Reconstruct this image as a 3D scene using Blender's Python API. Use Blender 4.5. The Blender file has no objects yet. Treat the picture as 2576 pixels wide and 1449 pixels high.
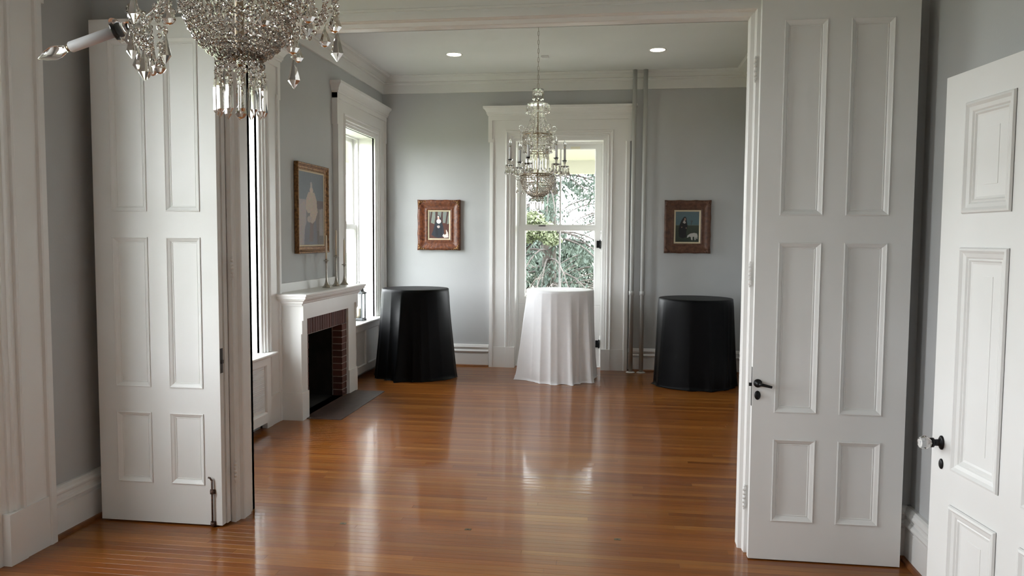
import bpy, math, random
from mathutils import Matrix, Vector
R = random.Random(7)
PI = math.pi
SC = bpy.context.scene
COL = SC.collection

# ------------------------------------------------------------------ camera, sky, exposure
F_PX = 1950.0
cam_d = bpy.data.cameras.new('camera')
cam = bpy.data.objects.new('camera', cam_d); COL.objects.link(cam)
cam_d.sensor_width = 36.0; cam_d.lens = F_PX/2576*36.0; cam_d.clip_start = 0.05; cam_d.clip_end = 500
def _cam_axes():
    dy = Vector(((1556-1288)/F_PX, (600-724.5)/F_PX, 1.0)).normalized()
    h = Vector((1.0, 0.0065, 0.0)); x = (h-dy*h.dot(dy)).normalized()
    z = -dy.cross(x)
    z = z if z.y < 0 else -z
    return x, dy, z
_X, _Y, _Z = _cam_axes()
right = Vector((_X[0], _Y[0], _Z[0])); down = Vector((_X[1], _Y[1], _Z[1])); fwd = Vector((_X[2], _Y[2], _Z[2]))
m = Matrix((right, -down, -fwd)).transposed().to_4x4()
m.translation = Vector((0, 0, 1.65))
cam.matrix_world = m
SC.camera = cam
SC.view_settings.view_transform = 'Standard'; SC.view_settings.look = 'None'
SC.view_settings.gamma = 1.0; SC.view_settings.use_curve_mapping = False
SC.view_settings.exposure = 0.06
SKY = 20.0
w = bpy.data.worlds.new('overcast_sky'); SC.world = w; w.use_nodes = True
bg = w.node_tree.nodes['Background']
bg.inputs[0].default_value = (0.935, 0.965, 1.0, 1); bg.inputs[1].default_value = SKY
SC.cycles.max_bounces = 16; SC.cycles.diffuse_bounces = 6; SC.cycles.glossy_bounces = 5
SC.cycles.transmission_bounces = 16; SC.cycles.transparent_max_bounces = 16
SC.cycles.sample_clamp_indirect = 12.0; SC.cycles.use_denoising = True
SC.cycles.caustics_reflective = False; SC.cycles.caustics_refractive = False
def portal(name, loc, rot, sx, sy):
    d = bpy.data.lights.new(name, 'AREA'); d.shape = 'RECTANGLE'; d.size = sx; d.size_y = sy
    d.cycles.is_portal = True
    o = bpy.data.objects.new(name, d); o.location = loc; o.rotation_euler = rot; COL.objects.link(o)

# ------------------------------------------------------------------ helpers
def setp(o, label=None, cat=None, group=None, kind=None):
    if label: o['label'] = label
    if cat: o['category'] = cat
    if group: o['group'] = group
    if kind: o['kind'] = kind
    return o
WL = {}
def empty(name, loc=(0, 0, 0), rz=0, **k):
    o = bpy.data.objects.new(name, None); COL.objects.link(o)
    o.empty_display_size = .05
    o.location = loc; o.rotation_euler = (0, 0, rz); WL[o.name] = Vector(loc)
    return setp(o, **k)
class MB:
    def __init__(s, M=None): s.v = []; s.f = []; s.sm = []; s.mi = []; s.M = M; s.smooth = False; s.mat = 0
    def add(s, vs, fs, smooth=None):
        b = len(s.v); M = s.M
        for p in vs:
            s.v.append(tuple(M @ Vector(p)) if M else tuple(p))
        sm = s.smooth if smooth is None else smooth
        for f in fs: s.f.append(tuple(b+i for i in f)); s.sm.append(sm); s.mi.append(s.mat)
        return s
    def box(s, x0, x1, y0, y1, z0, z1):
        return s.add([(x0,y0,z0),(x1,y0,z0),(x1,y1,z0),(x0,y1,z0),(x0,y0,z1),(x1,y0,z1),(x1,y1,z1),(x0,y1,z1)],
              [(0,3,2,1),(4,5,6,7),(0,1,5,4),(1,2,6,5),(2,3,7,6),(3,0,4,7)], False)
    def bbox(s, x0, x1, y0, y1, z0, z1, b=.003):
        """box with chamfered top rim"""
        vs = []
        for (q, z) in ((0, z0), (0, z1-b), (b, z1)):
            vs += [(x0+q,y0+q,z),(x1-q,y0+q,z),(x1-q,y1-q,z),(x0+q,y1-q,z)]
        fs = [(3,2,1,0),(8,9,10,11)]
        for k in (0, 4):
            for i in range(4): j = (i+1) % 4; fs.append((k+i,k+j,k+4+j,k+4+i))
        return s.add(vs, fs, False)
    def loft(s, loops, closed=True, caps=True, smooth=None):
        n = len(loops[0]); vs = [p for l in loops for p in l]; fs = []
        for k in range(len(loops)-1):
            for i in range(n if closed else n-1):
                j = (i+1) % n; a = k*n
                fs.append((a+i, a+j, a+n+j, a+n+i))
        if caps:
            fs.append(tuple(range(n))[::-1]); fs.append(tuple((len(loops)-1)*n+i for i in range(n)))
        return s.add(vs, fs, smooth)
    def lathe(s, prof, seg=16, c=(0, 0, 0), smooth=True, caps=True, axis='z'):
        loops = []
        for r, z in prof:
            l = []
            for i in range(seg):
                a = 2*PI*i/seg; u, v = r*math.cos(a), r*math.sin(a)
                if axis == 'z': l.append((c[0]+u, c[1]+v, c[2]+z))
                elif axis == 'y': l.append((c[0]+u, c[1]+z, c[2]+v))
                else: l.append((c[0]+z, c[1]+u, c[2]+v))
            loops.append(l)
        return s.loft(loops, True, caps, smooth)
    def tube(s, pts, r, seg=8, smooth=True, caps=True):
        pts = [Vector(p) for p in pts]; loops = []; up = Vector((0, 0, 1)); prev = None
        for i, p in enumerate(pts):
            t = (pts[min(i+1, len(pts)-1)]-pts[max(i-1, 0)]).normalized()
            if prev is None:
                a = t.cross(up)
                if a.length < 1e-3: a = t.cross(Vector((1, 0, 0)))
                a.normalize()
            else:
                a = (prev-t*prev.dot(t)).normalized()
            prev = a; b = t.cross(a); rr = r[i] if isinstance(r, (list, tuple)) else r
            loops.append([tuple(p+a*rr*math.cos(2*PI*k/seg)+b*rr*math.sin(2*PI*k/seg)) for k in range(seg)])
        return s.loft(loops, True, caps, smooth)
    def build(s, name, mat, parent=None, local=False, **k):
        me = bpy.data.meshes.new(name)
        off = Vector((0, 0, 0))
        if parent is not None and not local: off = WL.get(parent.name, Vector((0, 0, 0)))
        me.from_pydata([(x-off.x, y-off.y, z-off.z) for x, y, z in s.v], [], s.f)
        mats = mat if isinstance(mat, (list, tuple)) else [mat]
        for mm in mats: me.materials.append(mm)
        me.polygons.foreach_set('use_smooth', s.sm)
        me.polygons.foreach_set('material_index', s.mi)
        me.update()
        o = bpy.data.objects.new(name, me); COL.objects.link(o)
        if parent is not None:
            o.parent = parent; WL[o.name] = off
        else: WL[o.name] = Vector((0, 0, 0))
        return setp(o, **k)
def place(me, name, parent, loc=(0, 0, 0), rot=None, scale=None):
    """link another object that shares mesh data"""
    o = bpy.data.objects.new(name, me); COL.objects.link(o); o.parent = parent
    o.location = loc
    if rot: o.rotation_euler = rot
    if scale: o.scale = scale
    return o
def centred(o):
    """move an object's origin to the centre of its own mesh"""
    me = o.data; n = len(me.vertices)
    c = Vector((0, 0, 0))
    for v in me.vertices: c += v.co
    c /= n
    for v in me.vertices: v.co -= c
    o.location = Vector(o.location)+c
    WL[o.name] = WL.get(o.name, Vector((0, 0, 0)))+c
    return o
def copy_tree(o, parent=None):
    c = o.copy(); COL.objects.link(c)
    if parent is not None: c.parent = parent
    for ch in list(o.children): copy_tree(ch, c)
    return c
# wall frames: local (u along, v up, w out of the wall towards the room)
def frame_left(x): return Matrix(((0,0,1,x),(1,0,0,0),(0,1,0,0),(0,0,0,1)))       # u=y v=z w=+x
def frame_far(y): return Matrix(((1,0,0,0),(0,0,-1,y),(0,1,0,0),(0,0,0,1)))        # u=x v=z w=-y
def frame_back(y): return Matrix(((1,0,0,0),(0,0,1,y),(0,1,0,0),(0,0,0,1)))        # u=x v=z w=+y
def frame_right(x): return Matrix(((0,0,-1,x),(1,0,0,0),(0,1,0,0),(0,0,0,1)))      # u=y v=z w=-x
def ushape(mb, u0, u1, v0, v1, prof, closed_prof=False):
    loops = []
    for d, h in prof:
        loops.append([(u0-d, v0, h), (u0-d, v1+d, h), (u1+d, v1+d, h), (u1+d, v0, h)])
    mb.loft(loops, closed=False, caps=False, smooth=False)
    n = len(prof)                                     # end caps at the feet
    mb.add([(u0-d, v0, h) for d, h in prof], [tuple(range(n))], False)
    mb.add([(u1+d, v0, h) for d, h in prof], [tuple(range(n))], False)
def rectshape(mb, u0, u1, v0, v1, prof):
    loops = [[(u0-d, v0-d, h), (u0-d, v1+d, h), (u1+d, v1+d, h), (u1+d, v0-d, h)] for d, h in prof]
    mb.loft(loops, closed=True, caps=False, smooth=False)
def cornice(mb, u0, u1, steps, h0):
    """stack of (v, out) with returned ends"""
    loops = [[(u0-o, v, 0), (u0-o, v, h0+o), (u1+o, v, h0+o), (u1+o, v, 0)] for v, o in steps]
    mb.loft(loops, closed=True, caps=True, smooth=False)
def wall_boxes(mb, ua, ub, va, vb, th, holes):
    u = ua
    for (a, b, c, d) in sorted(holes):
        if a > u: mb.box(u, a, va, vb, -th, 0)
        if c > va: mb.box(a, b, va, c, -th, 0)
        if d < vb: mb.box(a, b, d, vb, -th, 0)
        u = b
    mb.box(u, ub, va, vb, -th, 0)

# ------------------------------------------------------------------ materials
def mat(name, color=(.8, .8, .8), rough=.5, metal=0.0, **k):
    M = bpy.data.materials.new(name); M.use_nodes = True
    b = M.node_tree.nodes['Principled BSDF']
    b.inputs['Base Color'].default_value = (*color, 1); b.inputs['Roughness'].default_value = rough
    b.inputs['Metallic'].default_value = metal
    for q, v in k.items(): b.inputs[q.replace('_', ' ')].default_value = v
    return M
def nodes(M): return M.node_tree.nodes, M.node_tree.links, M.node_tree.nodes['Principled BSDF']
def noisy(M, c1, c2, scale=4.0, detail=4, bump=0.0, bscale=60.0, stretch=(1, 1, 1), rr=None):
    n, l, b = nodes(M)
    tc = n.new('ShaderNodeNewGeometry'); mp = n.new('ShaderNodeMapping'); mp.inputs['Scale'].default_value = stretch
    l.new(tc.outputs['Position'], mp.inputs[0])
    t = n.new('ShaderNodeTexNoise'); t.inputs['Scale'].default_value = scale; t.inputs['Detail'].default_value = detail
    l.new(mp.outputs[0], t.inputs['Vector'])
    r = n.new('ShaderNodeValToRGB'); r.color_ramp.elements[0].color = (*c1, 1); r.color_ramp.elements[1].color = (*c2, 1)
    r.color_ramp.elements[0].position = .32; r.color_ramp.elements[1].position = .68
    l.new(t.outputs[0], r.inputs[0]); l.new(r.outputs[0], b.inputs['Base Color'])
    if bump:
        t2 = n.new('ShaderNodeTexNoise'); t2.inputs['Scale'].default_value = bscale; t2.inputs['Detail'].default_value = 3
        l.new(mp.outputs[0], t2.inputs['Vector'])
        bp = n.new('ShaderNodeBump'); bp.inputs['Strength'].default_value = bump; bp.inputs['Distance'].default_value = .004
        l.new(t2.outputs[0], bp.inputs['Height']); l.new(bp.outputs[0], b.inputs['Normal'])
    return M
trimM = noisy(mat('white_gloss_paint', rough=.38), (.775, .768, .755), (.80, .793, .78), 3, 3, .03, 14)
doorM = noisy(mat('white_door_paint', rough=.42), (.77, .77, .755), (.80, .80, .79), 3, 3, .04, 14)
wallM = noisy(mat('grey_wall_paint', rough=.75), (.47, .48, .485), (.50, .508, .512), 1.5, 3, .15, 90)
ceilM = noisy(mat('ceiling_paint', rough=.9), (.68, .685, .67), (.72, .72, .71), 1.2, 3, .1, 60)
plasterM = noisy(mat('cornice_paint', rough=.6), (.73, .73, .71), (.76, .76, .74), 2, 3, .1, 40)
ironM = mat('black_iron', (.012, .012, .013), .42, .6)
rustM = noisy(mat('rusty_iron', rough=.6, metal=.3), (.05, .035, .032), (.16, .08, .05), 90, 4)
brassM = mat('aged_brass', (.42, .33, .23), .3, 1.0)
pewterM = noisy(mat('pewter', rough=.28, metal=1.0), (.36, .33, .29), (.5, .46, .40), 40, 3)
nickelM = mat('dark_pewter', (.10, .105, .11), .5, .5)
crystalM = mat('cut_crystal', (.96, .935, .90), 0.0, 0, IOR=1.55, Transmission_Weight=1.0)
clearM = mat('clear_glass', (1, 1, 1), 0.0, 0, IOR=1.45, Transmission_Weight=1.0)
candleM = mat('ivory_wax', (.80, .74, .60), .5, 0, Subsurface_Weight=.15)
sleeveM = mat('white_candle_sleeve', (.82, .83, .87), .45)
whiteclothM = noisy(mat('white_cloth', rough=.8, Sheen_Weight=.2), (.86, .86, .885), (.88, .88, .90), 20, 4, .2, 500)
blackclothM = noisy(mat('black_satin_cloth', rough=.42, Specular_IOR_Level=.12), (.0012, .0014, .002), (.002, .0022, .003), 20, 4, .2, 400)
pipeM = mat('grey_painted_pipe', (.46, .465, .455), .5)
sootM = noisy(mat('sooty_firebox', rough=.9), (.004, .004, .004), (.018, .016, .014), 9, 5, .4, 30)
mortarM = noisy(mat('mortar', rough=.95), (.30, .25, .22), (.40, .34, .30), 30, 4, .4, 90)
hearthM = noisy(mat('hearth_slate', rough=.5), (.052, .032, .028), (.085, .055, .048), 12, 5, .3, 60)
porchM = mat('porch_paint', (.40, .385, .33), .6)
groundM = noisy(mat('lawn', rough=.95), (.10, .12, .06), (.19, .2, .13), .6, 6)
barkM = noisy(mat('bark', rough=.9), (.02, .016, .013), (.05, .04, .035), 6, 5)
twigM = noisy(mat('pale_bark', rough=.9), (.07, .06, .052), (.13, .11, .10), 6, 5)
needleM = noisy(mat('spruce_needles', rough=.8), (.012, .022, .016), (.035, .05, .036), 1.2, 5)
leafM = noisy(mat('pale_green_leaves', rough=.7), (.06, .075, .040), (.105, .12, .062), 2.5, 5)
bushM = noisy(mat('brown_green_leaves', rough=.8), (.04, .045, .03), (.09, .075, .055), 3, 5)
shoeM = noisy(mat('stained_wood_shoe', rough=.3), (.16, .055, .018), (.25, .095, .03), 12, 4, stretch=(1, 1, 1))
def glass_pane():
    M = bpy.data.materials.new('window_glass'); M.use_nodes = True; n = M.node_tree.nodes; l = M.node_tree.links
    n.clear(); o = n.new('ShaderNodeOutputMaterial'); mx = n.new('ShaderNodeMixShader')
    t = n.new('ShaderNodeBsdfTransparent'); t.inputs[0].default_value = (.96, .98, .97, 1)
    g = n.new('ShaderNodeBsdfGlossy'); g.inputs['Roughness'].default_value = .01
    fr = n.new('ShaderNodeFresnel'); fr.inputs[0].default_value = 1.2
    l.new(fr.outputs[0], mx.inputs[0]); l.new(t.outputs[0], mx.inputs[1]); l.new(g.outputs[0], mx.inputs[2]); l.new(mx.outputs[0], o.inputs[0])
    return M
paneM = glass_pane()
liftM = mat('brass_lift', (.75, .7, .55), .4)
def emit(name, col, s):
    M = bpy.data.materials.new(name); M.use_nodes = True; b = M.node_tree.nodes['Principled BSDF']
    b.inputs['Base Color'].default_value = (.8, .8, .8, 1)
    b.inputs['Emission Color'].default_value = (*col, 1); b.inputs['Emission Strength'].default_value = s
    return M
lampM = emit('lamp_glow', (1.0, .80, .58), 22)
def vcol(name, rough=.55, spec=.3):
    M = mat(name, rough=rough); n, l, b = nodes(M)
    a = n.new('ShaderNodeVertexColor'); a.layer_name = 'paint'; l.new(a.outputs[0], b.inputs['Base Color'])
    return M
canvasM = vcol('painted_canvas')
def brick_mat():
    M = mat('red_brick', rough=.8); n, l, b = nodes(M)
    oi = n.new('ShaderNodeObjectInfo'); g = n.new('ShaderNodeNewGeometry'); t = n.new('ShaderNodeTexNoise'); t.inputs['Scale'].default_value = 45
    l.new(g.outputs['Position'], t.inputs['Vector'])
    ad = n.new('ShaderNodeMath'); ad.operation = 'MULTIPLY_ADD'; ad.inputs[1].default_value = .55; l.new(oi.outputs['Random'], ad.inputs[0])
    m2 = n.new('ShaderNodeMath'); m2.operation = 'MULTIPLY'; m2.inputs[1].default_value = .5; l.new(t.outputs[0], m2.inputs[0]); l.new(m2.outputs[0], ad.inputs[2])
    r = n.new('ShaderNodeValToRGB'); r.color_ramp.elements[0].color = (.050, .016, .013, 1); r.color_ramp.elements[1].color = (.125, .040, .028, 1)
    l.new(ad.outputs[0], r.inputs[0]); l.new(r.outputs[0], b.inputs['Base Color'])
    bp = n.new('ShaderNodeBump'); bp.inputs['Strength'].default_value = .4; bp.inputs['Distance'].default_value = .003
    l.new(t.outputs[0], bp.inputs['Height']); l.new(bp.outputs[0], b.inputs['Normal'])
    return M
brickM = brick_mat()
def floor_mat():
    M = mat('polished_heart_pine', rough=.2, Specular_IOR_Level=.18, Coat_Weight=.5, Coat_Roughness=.085, Coat_IOR=1.42); n, l, b = nodes(M)
    a = n.new('ShaderNodeVertexColor'); a.layer_name = 'paint'
    g = n.new('ShaderNodeNewGeometry'); mp = n.new('ShaderNodeMapping'); mp.inputs['Scale'].default_value = (1.6, 45, 1)
    l.new(g.outputs['Position'], mp.inputs[0])
    ad = n.new('ShaderNodeVectorMath'); ad.operation = 'ADD'; sc = n.new('ShaderNodeVectorMath'); sc.operation = 'SCALE'; sc.inputs['Scale'].default_value = 37
    l.new(a.outputs[0], sc.inputs[0]); l.new(mp.outputs[0], ad.inputs[0]); l.new(sc.outputs[0], ad.inputs[1])
    t = n.new('ShaderNodeTexNoise'); t.inputs['Scale'].default_value = 2.2; t.inputs['Detail'].default_value = 6; t.inputs['Roughness'].default_value = .6
    l.new(ad.outputs[0], t.inputs['Vector'])
    r = n.new('ShaderNodeValToRGB'); r.color_ramp.elements[0].color = (.74, .70, .66, 1); r.color_ramp.elements[1].color = (1.18, 1.2, 1.22, 1)
    r.color_ramp.elements[0].position = .3; r.color_ramp.elements[1].position = .72
    l.new(t.outputs[0], r.inputs[0])
    mx = n.new('ShaderNodeMix'); mx.data_type = 'RGBA'; mx.blend_type = 'MULTIPLY'; mx.inputs['Factor'].default_value = 1
    l.new(a.outputs[0], mx.inputs[6]); l.new(r.outputs[0], mx.inputs[7]); l.new(mx.outputs[2], b.inputs['Base Color'])
    t2 = n.new('ShaderNodeTexNoise'); t2.inputs['Scale'].default_value = 1.0; t2.inputs['Detail'].default_value = 3
    mp2 = n.new('ShaderNodeMapping'); mp2.inputs['Scale'].default_value = (5, 26, 1); l.new(g.outputs['Position'], mp2.inputs[0]); l.new(mp2.outputs[0], t2.inputs['Vector'])
    bp = n.new('ShaderNodeBump'); bp.inputs['Strength'].default_value = .16; bp.inputs['Distance'].default_value = .004
    l.new(t2.outputs[0], bp.inputs['Height']); l.new(bp.outputs[0], b.inputs['Normal']); l.new(bp.outputs[0], b.inputs['Coat Normal'])
    rr = n.new('ShaderNodeMapRange'); rr.inputs[3].default_value = .26; rr.inputs[4].default_value = .38
    l.new(t.outputs[0], rr.inputs[0]); l.new(rr.outputs[0], b.inputs['Roughness'])
    return M
floorM = floor_mat()

# ------------------------------------------------------------------ room shell
XL, XR, YF, YP0, YP1, YB, ZC = -3.03, 1.52, 9.76, 4.19, 4.33, -1.05, 3.68
TH = .32
# ---- floor of narrow boards
sub = MB(); sub.box(XL-.4, XR+.2, YB-.2, YF+.32, -.12, -.021)
floor = sub.build('floor', mat('subfloor', (.03, .015, .008), .8), label='polished narrow-board wooden floor running through both rooms', cat='floor', kind='structure')
RW = .0535
PAL = [(.27, .090, .016), (.28, .096, .018), (.25, .079, .014), (.31, .115, .024), (.23, .070, .012), (.275, .093, .017), (.26, .086, .015), (.335, .132, .030)]
def board_mesh(mb, cols, x0, x1, y0, y1):
    g = .0003
    mb.bbox(x0+g, x1-g, y0+g, y1-g, -.02, 0, .0004)
    c = PAL[R.randrange(len(PAL))]; k = R.uniform(.88, 1.12); k *= .86; c = (c[0]*k, c[1]*k*.97, c[2]*k*.8, 1)
    cols += [c]*10
def set_cols(o, cols):
    me = o.data; a = me.color_attributes.new('paint', 'FLOAT_COLOR', 'CORNER'); buf = []
    for p, c in zip(me.polygons, cols):
        buf += list(c)*p.loop_total
    a.data.foreach_set('color', buf)
rest = MB(); rcols = []; nb = 0
row = 0; y = YB
while y < YF+.2:
    x = XL-.02 - (R.uniform(0, 1.4)); 
    xe = XR+.02; y1 = y+RW
    if y > YF-.03: x, xe = -1.33-R.uniform(0, .4), -.16
    while x < xe:
        L = R.uniform(1.1, 3.2); a = max(x, XL-.02 if y < YF-.03 else -1.32); b = min(x+L, xe)
        if xe-b < .35: b = xe; L = 99
        if 3.25 < y < 8.6 and nb < 290 and b-a > .02:
            mb = MB(); cols = []; board_mesh(mb, cols, a, b, y, y1); o = mb.build('floorboard', floorM, floor); set_cols(o, cols); centred(o); nb += 1
        elif b-a > .02: board_mesh(rest, rcols, a, b, y, y1)
        x += L
    y = y1
o = rest.build('floorboards', floorM, floor, kind='stuff'); set_cols(o, rcols)

# ---- walls
IY0, IY1, IZ = 6.69, 7.77, .905      # brick field inside the mantelpiece
WC = [(-.50, .594), (2.306, 3.40), (5.15, 6.244), (8.316, 9.41)]    # window openings in the left wall (y ranges); first one unseen, added for light
WZ0, WZ1 = .62, 2.88
FW0, FW1 = -1.305, -.19
mb = MB(frame_left(XL)); wall_boxes(mb, YB, YF+TH, -.15, ZC, TH, [(a, b, WZ0 if a > 4 else -.15, WZ1) for a, b in WC]+[(IY0+.06, IY1-.11, -.15, IZ-.14)])
mb.build('wall_left', wallM, label='long grey painted left wall holding the side windows of both rooms', cat='wall', kind='structure')
mb = MB(frame_far(YF)); wall_boxes(mb, XL, XR+.2, -.15, ZC, TH, [(FW0, FW1, -.15, 2.875)])
mb.build('wall_far', wallM, label='grey end wall of the far room with the tall window in its middle', cat='wall', kind='structure')
mb = MB(frame_right(XR)); wall_boxes(mb, YB, YF+.2, -.15, ZC, .2, [])
mb.build('wall_right', wallM, label='grey painted right wall behind the open door with the glass knob', cat='wall', kind='structure')
mb = MB(frame_back(YB)); wall_boxes(mb, XL-TH, XR+.2, -.15, ZC, TH, [])
mb.build('wall_back', wallM, label='grey wall behind the viewer closing the near room', cat='wall', kind='structure')
OX0, OX1, OZ = -2.165, .678, 2.815
mb = MB(frame_far(YP0)); wall_boxes(mb, XL, XR, -.15, ZC, YP1-YP0, [(OX0-.01, OX1+.01, -.15, OZ+.01)])
mb.build('wall_middle', wallM, label='wall between the two rooms with the wide folding door opening', cat='wall', kind='structure')
mb = MB(); mb.box(XL-TH, XR+.2, YB-TH, YF+TH, ZC, ZC+.15)
ceiling = mb.build('ceiling', ceilM, label='flat off-white plaster ceiling over both rooms', cat='ceiling', kind='structure')

# ---- crown mouldings (ring per room)
CR = [(.0, ZC-.205), (.022, ZC-.205), (.022, ZC-.10), (.03, ZC-.092), (.05, ZC-.088), (.055, ZC-.075), (.05, ZC-.064), (.058, ZC-.058), (.072, ZC-.048), (.10, ZC-.030), (.135, ZC-.022), (.14, ZC-.010), (.155, ZC-.006), (.155, ZC)]
def crown(name, x0, x1, y0, y1, label):
    mb = MB(); mb.loft([[(x0+d, y0+d, z), (x1-d, y0+d, z), (x1-d, y1-d, z), (x0+d, y1-d, z)] for d, z in CR], True, False, False)
    return mb.build(name, plasterM, label=label, cat='crown molding', kind='structure')
crown('trim_1', XL, XR, YP1, YF, 'plaster crown molding around the top of the far room')
crown('trim_2', XL, XR, YB, YP0, 'plaster crown molding around the top of the near room')

# ---- baseboards
BP = [(0, 0), (.030, 0), (.030, .165), (.022, .172), (.022, .178), (.040, .186), (.043, .197), (.036, .208), (.026, .214), (.026, .232), (.036, .240), (.038, .250), (.030, .262), (.028, .272), (.018, .280), (0, .280)]
def base_run(mb, sh, ua, ub):
    loops = [[(u, v, h) for h, v in BP] for u in (ua, ub)]
    mb.loft(loops, True, True, False)
    q = [(0, 0), (.052, 0), (.050, .010), (.042, .018), (.030, .020), (0, .020)]
    sh.loft([[(u, v, h) for h, v in q] for u in (ua, ub)], True, True, False)
def baseboard(name, M, runs, label):
    mb = MB(M); sh = MB(M)
    for a, b in runs: base_run(mb, sh, a, b)
    o = mb.build(name, trimM, label=label, cat='baseboard', kind='structure')
    sh.build('shoe_molding', shoeM, o, label='stained wooden shoe molding')
baseboard('baseboard_far', frame_far(YF), [(XL, FW0-.325), (FW1+.325, XR)], 'tall white molded baseboard along the far end wall')
baseboard('baseboard_left', frame_left(XL), [(3.717, YP0), (YP1, 4.835), (.911, 1.989), (YB, -.817)], 'tall white molded baseboard on the left wall beside the folded leaf')
baseboard('baseboard_right', frame_right(XR), [(YB, YP0), (YP1, YF)], 'tall white molded baseboard on the right wall behind the doors')
baseboard('baseboard_middle', frame_far(YP0), [(XL, OX0-.20), (OX1+.20, XR)], 'white molded baseboard behind the folded leaves on the partition')
baseboard('baseboard_back', frame_back(YB), [(XL, XR)], 'tall white molded baseboard on the wall behind the viewer')

# ---- window casings
CP_IN = [(-.012, -.02), (-.012, .018), (0, .022), (.018, .024), (.020, .034), (.045, .036), (.050, .048), (.056, .050), (.062, .042), (.085, .042), (.090, .055), (.100, .060), (.110, .055), (.116, .046), (.128, .046)]
CP_OUT = [(.128, .046), (.262, .046), (.266, .060), (.275, .064), (.315, .060), (.315, 0)]
def casing(M, u0, u1, vb, vt, parent, eared=True):
    """moulded surround with crossettes, plinth blocks and a cornice cap"""
    pl = .262
    mb = MB(M); ushape(mb, u0, u1, vb, vt, CP_IN)
    for s, ue in ((-1, u0), (1, u1)):
        top = 2.845 if eared else vt+.13
        loops = [[(ue+s*d, v, h) for d, h in CP_OUT] for v in (vb, top)]
        mb.loft(loops, False, False, False)
    mb.build('casing_molding', trimM, parent)
    hd = MB(M)
    vtop = vt+.295
    ext = .335 if eared else .315
    hd.box(u0-ext+.05, u1+ext-.05, vt+.1275, vtop, 0, .0462)
    hd.box(u0-ext+.05, u0-.128, 2.845 if eared else vt+.1, vt+.1275, 0, .0462); hd.box(u1+.128, u1+ext-.05, 2.845 if eared else vt+.1, vt+.1275, 0, .0462)
    for s, ue in ((-1, u0), (1, u1)):
        a, b = sorted((ue+s*(ext-.05), ue+s*ext))
        hd.box(a, b, 2.845 if eared else vt, vtop, 0, .0605)
        if eared:
            a, b = sorted((ue+s*(.262), ue+s*(ext-.05))); hd.box(a, b, 2.8445, 2.885, 0, .059)
    hd.box(u0-ext, u1+ext, vtop-.055, vtop, 0, .062)
    hd.build('head_board', trimM, parent)
    cp = MB(M); cornice(cp, u0-ext, u1+ext, [(vtop, .0), (vtop, .008), (vtop+.016, .010), (vtop+.02, .018), (vtop+.045, .022), (vtop+.075, .040), (vtop+.085, .052), (vtop+.09, .058), (vtop+.116, .060)], .064)
    cp.build('cornice_cap', trimM, parent)
    for s, ue in ((-1, u0), (1, u1)):
        pb = MB(M); a, b = sorted((ue-s*.012, ue+s*.317)); pb.box(a, b, 0, pl, 0, .058)
        a, b = sorted((ue-s*.012, ue+s*.10)); pb.box(a, b, 0, pl, .058, .064)
        pb.build('plinth_block', trimM, parent)
def sash(M, u0, u1, v0, v1, w0, parent, st=.048, rb=.07, rt=.05, mull=True, name='sash'):
    mb = MB(M); t = .04
    mb.box(u0, u0+st, v0, v1, w0-t, w0); mb.box(u1-st, u1, v0, v1, w0-t, w0)
    mb.box(u0+st, u1-st, v0, v0+rb, w0-t, w0); mb.box(u0+st, u1-st, v1-rt, v1, w0-t, w0)
    rectshape(mb, u0+st+.012, u1-st-.012, v0+rb+.012, v1-rt-.012, [(.012, w0), (.010, w0-.006), (.004, w0-.008), (0, w0-.016), (0, w0-.03)])
    o = mb.build(name, trimM, parent)
    c = (u0+u1)/2
    if mull:
        b = MB(M); b.box(c-.011, c+.011, v0+rb, v1-rt, w0-t+.004, w0-.004); b.build('glazing_bar', trimM, o)
        sp = [(u0+st, c-.011), (c+.011, u1-st)]
    else: sp = [(u0+st, u1-st)]
    for a, b_ in sp:
        g = MB(M); wz = w0-.024
        g.add([(a, v0+rb, wz), (b_, v0+rb, wz), (b_, v1-rt, wz), (a, v1-rt, wz)], [(0, 1, 2, 3)])
        g.build('pane', paneM, o)
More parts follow.
